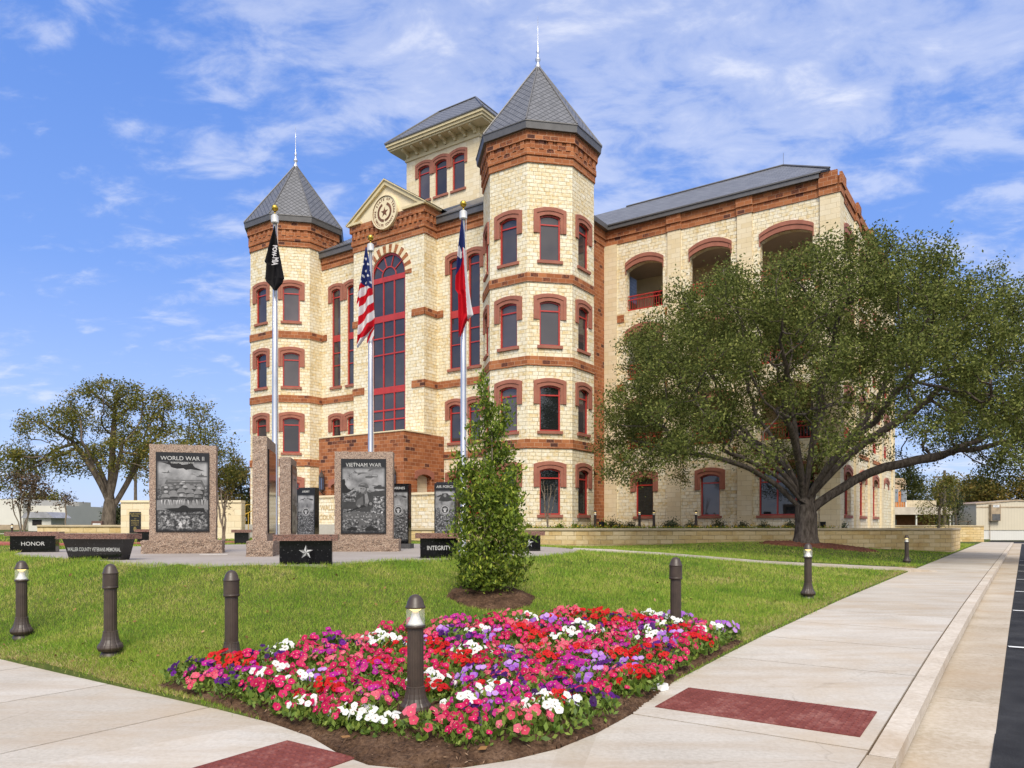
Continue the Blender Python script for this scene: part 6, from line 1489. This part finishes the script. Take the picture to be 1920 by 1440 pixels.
spots = [(1133, 39.5, 2, 'left of the link wall'), (1150, 40, 1, 'before the brown link wall'), (1166, 40, 2, 'at the left end of the wing'), (1183, 40, 1, 'left of the first wing window'), (1254, 41, 1, 'midway between the first two wing windows'), (1262, 39, 0, 'in front of its dark neighbour between the first two wing windows'), (1296, 41, 0, 'left of the middle wing window'), (1347, 40.5, 1, 'below the right jamb of the middle wing window'), (1392, 40, 1, 'between the middle and wide wing windows'), (1432, 40, 0, 'below the left end of the wide wing window'), (1481, 40, 0, 'below the wide wing window, left of the oak trunk'), (1573, 40, 0, 'right of the oak trunk'), (1108, 38.5, 2, 'beside the bed light nearest the tower'), (1080, 37.6, 2, 'at the foot of the right tower'), (975, 38, 2, 'left foot of the right tower'), (1050, 37.4, 2, 'below the tower window'), (990, 37.6, 2, 'beside the bare pale shrub, on its left')]
used = set()
for px_, Y, k, w_ in spots:
    x = (px_ - 960) * Y / FPX; lb = ('grey green shrub ', 'dark green shrub ', 'small bright green shrub ')[k] + w_; s_ = rng.uniform(.8, 1.1) * (.75 if k == 2 else 1)
    if k in used: dup(BS[k], (x, Y, 1.40), rng.uniform(0, 6), lb, None, s_)
    else: used.add(k); BS[k].location = (x, Y, 1.40); BS[k]['label'] = lb
# ground cover and yellow flowers in the bed
n = 2600; bx = rng.uniform(.8, 17, n); by = np.interp(bx, [-5.6, 3.04, 7.08, 22.9], [38.6, 35.5, 36.5, 39]) + .6 + rng.uniform(0, 2.2, n)
YF = leaf_mat('yellow_flower', [(0, (.5, .32, .02)), (1, (.65, .45, .04))], .6, .2)
tag(leaf_mesh('bed_ground_cover', np.stack([bx, by, 1.42 + rng.uniform(0, .12, n)], 1), .12, .4, HOLL, updir=(0, 0, .5)), 'low green ground cover in the raised bed', 'ground cover', kind='stuff')
k = rng.uniform(size=n) < .16; tag(leaf_mesh('yellow_bed_flowers', np.stack([bx[k], by[k], 1.55 + rng.uniform(0, .08, k.sum())], 1), .08, .9, YF), 'tiny yellow flowers scattered along the raised bed', 'flowers', kind='stuff')
for px_, Y, w_ in ((1128, 39.0, 'by the brown link wall'), (1543, 39.5, 'right of the oak trunk')):
    u_ = thing('flood_light', ((px_ - 960) * Y / FPX, Y, 1.4), 'small black ground flood light ' + w_, 'flood light', R(20), 'ground flood lights in the bed')
    m = MB(); m.tube([(0, 0, 0), (0, 0, .2)], .03, 6); m.build('stake', BRONZE, u_); m = MB(); m.lathe([(.06, .16), (.13, .22), (.15, .40), (.15, .44)], 14); m.build('housing', plain('black_housing', (.015, .015, .016), .5), u_)
vt = thing('wall_vent', ((1402 - 960) * 36.85 / FPX, 37.52, 1.05), 'round grey light fitting on the retaining wall left of the oak', 'wall light')
m = MB(); m.ext((0, 0, 0), FT, FN, [circ(.17, 20)], -.06, .08); m.build('housing', FASC, vt); m = MB(); m.ext((0, -.081, 0), FT, FN, [circ(.13, 20), circ(.10, 20)], 0, .02); m.build('rim', STEEL, vt)
# ------------------------------------------------------------------ petunias
def blossom(V, F, c, nrm, r_, rr):
    nrm = Vector(nrm).normalized(); a = nrm.orthogonal().normalized(); b = nrm.cross(a); ph = rr.uniform(0, 6); c = Vector(c); i = len(V)
    V.append(tuple(c - nrm * r_ * .55)); k = 10
    for j in range(k):
        t = ph + 2 * math.pi * j / k; q = r_ * .17; V.append(tuple(c + (a * math.cos(t) + b * math.sin(t)) * q - nrm * r_ * .12))
    for j in range(k):
        t = ph + 2 * math.pi * j / k; q = r_ * (1.0 if j % 2 == 0 else .86); V.append(tuple(c + (a * math.cos(t) + b * math.sin(t)) * q + nrm * r_ * rr.uniform(-.16, .10)))
    for j in range(k):
        j2 = (j + 1) % k; F.append([i, i + 1 + j, i + 1 + j2]); F.append([i + 1 + j, i + 11 + j, i + 11 + j2, i + 1 + j2])
def petal_mat(name, stops): return leaf_mat(name, stops, .55, .3, .2)
PET = [('crimson', petal_mat('crimson_petal', [(0, (.36, .005, .05)), (.6, (.54, .010, .09)), (1, (.62, .02, .13))])),
       ('scarlet', petal_mat('scarlet_petal', [(0, (.42, .004, .006)), (1, (.62, .014, .012))])),
       ('coral pink', petal_mat('coral_petal', [(0, (.55, .04, .09)), (.6, (.65, .09, .15)), (1, (.70, .17, .22))])),
       ('magenta', petal_mat('magenta_petal', [(0, (.30, .006, .22)), (.6, (.46, .012, .26)), (1, (.55, .03, .16))])),
       ('dark violet', petal_mat('violet_petal', [(0, (.030, .004, .06)), (.7, (.07, .008, .14)), (1, (.16, .012, .26))])),
       ('lilac', petal_mat('lilac_petal', [(0, (.30, .08, .48)), (.6, (.42, .16, .60)), (1, (.58, .38, .70))])),
       ('white', petal_mat('white_petal', [(0, (.72, .72, .68)), (1, (.82, .82, .80))]))]
THROAT = leaf_mat('pale_throat', [(0, (.55, .42, .30)), (1, (.65, .55, .40))], .6, 0); DKTH = leaf_mat('dark_throat', [(0, (.05, .004, .01)), (1, (.09, .01, .02))], .6, 0)
def petunia(ci, seed):
    rr = random.Random(seed); nm, mt = PET[ci]
    root = thing('petunia', (0, 0, 0), 'x', 'petunia'); R0 = rr.uniform(.19, .25); H = rr.uniform(.13, .20)
    n = 280; q = np.random.default_rng(seed); a = q.uniform(0, 6.28, n); rad = R0 * np.sqrt(q.uniform(0, 1, n)); C = np.stack([rad * np.cos(a), rad * np.sin(a), H * q.uniform(.05, .95, n) * (1 - .55 * (rad / R0) ** 2)], 1)
    leaf_mesh('foliage', C, .062, .5, PETL, root, updir=(0, 0, .6))
    V, F = [], []; nb = rr.randint(14, 24)
    for k in range(nb):
        t = rr.uniform(0, 6.28); d = R0 * math.sqrt(rr.uniform(0, 1)); z = H * (1 - .5 * (d / R0) ** 2) + rr.uniform(-.01, .055)
        blossom(V, F, (d * math.cos(t), d * math.sin(t), z), (math.cos(t) * d / R0 * .9 + rr.uniform(-.4, .4) - .1, math.sin(t) * d / R0 * .9 + rr.uniform(-.4, .4) - .55, .8), rr.uniform(.028, .039), rr)
    me = bpy.data.meshes.new('blossoms'); me.from_pydata(V, [], F); me.materials.append(mt); me.materials.append(THROAT if ci not in (1, 4) else DKTH); me.polygons.foreach_set('material_index', [1 if k_ % 20 % 2 == 0 else 0 for k_ in range(len(F))]); me.update(); link('blossoms', me, root)
    return root
PROTO = {}
pts = []
r = random.Random(17)
cand = [(r.uniform(-4.2, 3.0), r.uniform(4.9, 10.5)) for _ in range(14000)]
ca = np.array(cand); ok = inside(BED, ca[:, 0], ca[:, 1]); ed = edge_dist(BED, ca[:, 0], ca[:, 1]); uu, vv = UV(ca[:, 0], ca[:, 1])
front = (vv < 5.3) & (uu > -6) | (uu > -3.55) & (vv < 6.5)
lim = np.where(front, .20, .14)
lim = np.where((uu > -3.6) & (vv >= 6.5), .18, lim)
BOLL = [(-.82, 6.39, .26), (-3.06, 8.16, .15), (2.13, 9.75, .15)]
for (x, y), o_, e_, l_ in zip(cand, ok, ed, lim):
    if not o_ or e_ < l_: continue
    if any(math.hypot(x - bx, y - by) < br for bx, by, br in BOLL): continue
    if abs(x + .78) < .42 and y < 6.7 and y > 5.2: continue
    mind = .225
    if all(math.hypot(x - a, y - b) > mind for a, b in pts): pts.append((x, y))
pts = pts[:310]
MAN_P = [(-.62, 5.72, 2), (-.25, 5.95, 4), (-1.28, 5.98, 6), (-1.08, 5.80, 6), (-1.45, 6.2, 0), (.10, 6.1, 6), (.28, 6.3, 6), (-.38, 6.38, 3), (-.2, 6.2, 5), (-.42, 5.78, 0)]
pts += [(a, b) for a, b, c in MAN_P]
wts = [31, 17, 17, 15, 7, 4, 8]
cnt = {}
for i, (x, y) in enumerate(pts):
    # neighbouring plants of one colour drift together
    nz = mn.noise(Vector((x * .9, y * .9, 7.7))); ci = r.choices(range(7), wts)[0]
    if r.random() < .0: ci = int(min(6, max(0, (nz + .6) / 1.2 * 7)))
    if i >= len(pts) - len(MAN_P): ci = MAN_P[i - len(pts) + len(MAN_P)][2]
    e_ = float(edge_dist(BED, np.array([x]), np.array([y]))[0]); v_ = UV(x, y)[1]; u_ = UV(x, y)[0]
    zone = 'near the front tip of the bed' if y < 6.6 else ('along the left flank of the bed' if x < -1.6 else ('along the sidewalk side of the bed' if u_ > -4.3 else ('in the heart of the bed' if y < 8.6 else 'along the back edge by the lawn')))
    nm = PET[ci][0]; gp = '%s petunias %s' % (nm, zone); lb = '%s flowered petunia plant %s' % (nm, zone); var = r.randint(0, 2); key = (ci, var)
    z = tz(x, y) + .05; s_ = r.uniform(.85, 1.2)
    if key not in PROTO: PROTO[key] = o_ = petunia(ci, 100 + ci * 7 + var); o_.location = (x, y, z); o_.rotation_euler = (0, 0, 0); o_['label'] = lb; o_['group'] = gp
    else: dup(PROTO[key], (x, y, z), r.uniform(-.5, .5), lb, gp, s_)
print('petunias', len(pts))
# fallen leaves and litter
DL = leaf_mat('dead_leaf', [(0, (.16, .07, .02)), (1, (.34, .18, .06))], .8, .1)
for k, (px_, py_, w_) in enumerate(((860, 1392, 'below the front bollard'), (970, 1335, 'near the white blossoms'), (648, 1388, 'at the left mulch edge'), (905, 1410, 'by the front mulch edge'))):
    Y = (EYE - .05) * FPX / (py_ - 985); m = MB(); x = (px_ - 960) * Y / FPX
    m.face([(-.05, 0, .012), (-.01, -.028, .02), (.05, .004, .016), (.0, .03, .006)]); m.face([(-.05, 0, .012), (-.08, .004, .02), (-.055, .01, .014)])
    tag(m.build('fallen_leaf', DL, loc=(x, Y, .065)), 'curled brown fallen leaf on the mulch ' + w_, 'fallen leaf').rotation_euler = (0.1, .1, k * 1.3)
pb = MB(); rough_box(pb, -.10, .10, -.05, .05, 0, .06, .03, .02); tag(pb.build('crumpled_bag', PLAST, loc=(1.43, 7.35, .03)), 'crumpled white paper litter at the right edge of the flower bed', 'litter').rotation_euler = (0, 0, .6)
# ------------------------------------------------------------------ far buildings
WHT = plain('white_siding', (.62, .60, .54), .7, var=.06, scale=.6); TANM = plain('tan_trim', (.36, .28, .19), .7); GREYR = plain('grey_tin_roof', (.34, .34, .36), .5, metallic=.2)
def siding(name, c, w=.3):
    m, nt, b = newmat(name, .6, c); uv = nd(nt, 'ShaderNodeUVMap').outputs[0]; sx = nd(nt, 'ShaderNodeSeparateXYZ', Vector=uv)
    f = math_(nt, 'FRACT', math_(nt, 'DIVIDE', sx.outputs[0], w)); k = ramp_(nt, f, [(.0, g(.0)), (.06, g(1)), (.94, g(1)), (1.0, g(.0))]); n_ = noise(nt, uv, .7, 4)
    c1 = ramp_(nt, n_, [(.3, tuple(x * .93 for x in c)), (.7, c)]); nt.links.new(mix_(nt, k, tuple(x * .72 for x in c), c1), b.inputs['Base Color']); bump(nt, b, k, .3, .02); return m
SIDE = siding('cream_ribbed_siding', (.60, .54, .42)); SIDEW = siding('white_ribbed_skirt', (.64, .63, .60), .18)
tr = thing('trailer_building', ((1907 - 960) * 78 / FPX, 78, .1), 'cream ribbed trailer building with white skirt at the right edge', 'trailer')
m = MB(); hw = 4.25; m.ext((0, 0, 0), FT, FN, [[(-hw, 1.05), (hw, 1.05), (hw, 3.75), (0, 4.12), (-hw, 3.75)]], -3, 0); m.build('wall', SIDE, tr)
m = MB(); m.ext((0, .06, 0), FT, FN, [rect(-hw + .03, hw - .03, 0, 1.049)], -2.9, 0); m.build('skirt', SIDEW, tr)
m = MB(); m.ext((0, 0, 0), FT, FN, [rect(-hw - .02, hw + .02, 3.38, 3.50)], -.02, .03); m.build('trim_board', TANM, tr); m = MB(); m.ext((0, 0, 0), FT, FN, [[(-hw - .1, 3.72), (0, 4.10), (hw + .1, 3.72), (hw + .1, 3.84), (0, 4.24), (-hw - .1, 3.84)]], -3.1, .08); m.build('roof', TANM, tr)
m = MB(); m.box(-2.95, -1.95, -.42, -.001, 2.0, 3.72); ac = m.build('air_conditioner', TANM, tr); m = MB(); m.box(-2.86, -2.04, -.45, -.419, 2.06, 2.72); m.build('grille', plain('grille_grey', (.10, .10, .10), .6), ac)
m = MB(); m.box(-2.78, -2.12, -.44, -.425, 3.42, 3.68); sgn = m.build('sign', PLAST, ac); m = MB(); m.text('COUNTY', .10, (-2.45, -.442, 3.57), FT, FN); m.text('OFFICE', .10, (-2.45, -.442, 3.46), FT, FN); m.build('sign_text', PTXT, ac)
m = MB(); m.tube([(-2.87, -.06, 0), (-2.87, -.06, 2.0)], .03, 5); m.build('conduit', TANM, tr)
ORG = plain('orange_sheathing', (.46, .17, .05), .8); 
ub = thing('unfinished_building', ((1686 - 960) * 88 / FPX, 88, .2), 'tan building with bare orange studs just right of the wing', 'building')
m = MB(); m.box(-2.4, .75, 0, 8, 1.6, 7.0); m.build('wall', plain('tan_board', (.46, .34, .22), .85), ub); m = MB(); m.ext((-.4, -.1, 0), FT, FN, [[(-2.1, 7.0), (1.25, 6.2), (1.25, 6.45), (-2.1, 7.4)]], -8, .1); m.build('roof', TANM, ub)
m = MB(); m.box(-1.2, .62, -.04, -.001, 2.6, 5.4); m.build('sheathing', ORG, ub)
for a in (-.75, .2): 
    m = MB(); m.box(a, a + .6, -.09, -.041, 4.2, 5.7); m.build('window', plain('blue_grey_glass', (.18, .20, .22), .2, spec=.5), ub)
for k in range(6):
    m = MB(); m.box(-1.05 + k * .3, -.99 + k * .3, -.10, -.041, 2.6, 4.2); m.build('stud', TANM, ub)
m = MB(); m.box(.70, .82, -.08, -.005, 0, 6.6); m.build('downpipe', WHT, ub)
cb = thing('canopy_building', ((1730 - 960) * 80 / FPX, 80, .2), 'low building with flat white canopy behind the far garden wall', 'building')
m = MB(); m.box(-4.2, 3, 3, 9, 0, 2.6); m.build('wall', plain('rust_brick', (.20, .085, .04), .9), cb); m = MB(); m.box(-4.4, 3.2, 0, 9, 2.6, 3.4); m.build('canopy', plain('weathered_white', (.52, .46, .38), .8, var=.25, scale=.8), cb); m = MB(); m.box(-2.3, -1.3, 2.9, 3.02, 0, 2.1); m.build('door', plain('grey_door', (.28, .29, .29), .6), cb)
m = MB(); m.box(-2.5, 6, 8, 12, 3.4, 4.4); m.build('upper_storey', plain('tan_stucco', (.52, .44, .30), .9), cb)
for a in (-4.2, -.6, 3.0):
    m = MB(); m.box(a - .07, a + .07, .1, .24, 0, 2.6); m.build('post', WHT, cb)
sd = thing('shed', ((1813 - 960) * 82 / FPX, 82, .2), 'white shed with rusty tin roof left of the trailer', 'shed')
m = MB(); m.box(-1.5, 1.4, 0, 3, 0, 2.6); m.build('wall', SIDEW, sd); m = MB(); m.ext((0, -.3, 0), FT, FN, [[(-2.6, 2.5), (1.6, 3.9), (1.6, 4.05), (-2.6, 2.65)]], -4, 0); m.build('roof', plain('rusty_tin', (.20, .13, .10), .7), sd)
pt = thing('picnic_rails', ((1815 - 960) * 79 / FPX, 79, .25), 'brown wooden rail fence in front of the shed', 'fence')
for k in range(5):
    m = MB(); m.box(-2.0 + k, -1.92 + k, 0, .08, 0, 1.9); m.build('post', BARKP, pt)
for z in (1.3, 1.75):
    m = MB(); m.box(-2.05, 2.1, -.05, -.001, z, z + .12); m.build('rail', BARKP, pt)
def upole(px_, Y, h, label, cross=True, base=.4):
    u_ = thing('utility_pole', ((px_ - 960) * Y / FPX, Y, base), label, 'utility pole', 0, 'wooden utility poles')
    m = MB(); m.lathe([(.17, 0), (.11, h)], 10); m.build('pole', BARKP, u_)
    if cross: m = MB(); m.box(-1.1, 1.1, -.06, .06, h - .7, h - .56); m.build('crossarm', BARKP, u_)
upole(254, 70, 7.0, 'wooden utility pole behind the pecan tree', False, 1.2)
upole(1771, 70, 6.4, 'wooden utility pole behind the far garden wall'); upole(1796, 84, 5.4, 'thin wooden pole left of the trailer', False)
wl = thing('warehouse', ((95 - 960) * 85 / FPX, 85, 1.2), 'long low white warehouse behind the pecan tree', 'building')
wl.rotation_euler = (0, 0, R(14)); m = MB(); m.box(-.2, 13, 0, 2.5, 0, 2.35); m.build('wall', WHT, wl); m = MB(); m.box(-.4, 13.2, -.3, 2.6, 2.35, 2.5); m.build('roof', GREYR, wl); m = MB(); m.box(.0, 2.6, -1.6, -.001, 0, 1.25); m.build('lean_to', SIDEW, wl); m = MB(); m.ext((1.3, -1.7, 0), FT, FN, [rect(-1.6, 1.6, 1.3, 1.36)], -2.0, 0); m.build('lean_to_roof', GREYR, wl)
w2 = thing('white_building', ((18 - 960) * 62 / FPX, 62, 1.2), 'tall plain white building cut by the left edge', 'building')
m = MB(); m.box(-6, 1.1, 0, 10, 0, 2.65); m.build('wall', WHT, w2); m = MB(); m.box(-6, 1.14, -.03, -.001, 0, .5); m.build('base_band', TANM, w2); m = MB(); m.box(1.101, 4.2, .8, 8, 0, 2.1); m.build('side_wing', WHT, w2); m = MB(); m.tube([(.92, -.06, .2), (.92, -.06, 2.5)], .05, 6); m.build('downpipe', plain('pipe_white', (.6, .6, .58), .5), w2)
kk = thing('kiosk', ((72 - 960) * 56 / FPX, 56, 1.15), 'small kiosk with pale metal roof behind the crape myrtle', 'kiosk')
m = MB(); m.box(-.75, .95, 0, 1.8, 0, 1.05); m.build('wall', WHT, kk); m = MB(); m.ext((0, -.25, 0), FT, FN, [[(-1.2, 1.05), (1.3, 1.05), (.75, 1.5), (-.75, 1.5)]], -2.3, 0); m.build('roof', GREYR, kk); m = MB(); m.box(-.45, .25, -.02, -.001, .5, .92); m.build('window', DARKV, kk)
mon = thing('roadside_sign', ((184 - 960) * 48 / FPX, 48, 1.15), 'brick framed white notice board beside the pecan trunk', 'sign')
m = MB(); m.box(-.38, .30, -.1, .1, 0, .78); m.build('frame', plain('brown_frame', (.14, .085, .07), .8), mon); m = MB(); m.box(-.28, .22, -.12, -.101, .18, .62); sb_ = m.build('board', PLAST, mon)
m = MB()
for k, b in enumerate(('WALLER COUNTY', 'COURTHOUSE', 'PARKING')): m.text(b, .055, (-.03, -.122, .52 - k * .12), FT, FN)
m.build('board_text', PTXT, sb_)

# power lines on the left
pw_ = thing('power_lines', ((254 - 960) * 70 / FPX, 70, 1.2), 'thin dark power lines running left from the wooden pole', 'power lines')
for z in (6.6, 5.9):
    m = MB(); m.tube([(-70 * t, 4 * t, z - 2.2 * t + 3.2 * (t * t - t) * .6) for t in np.linspace(0, 1, 14)], .018, 4); m.build('wire', BRONZE, pw_)
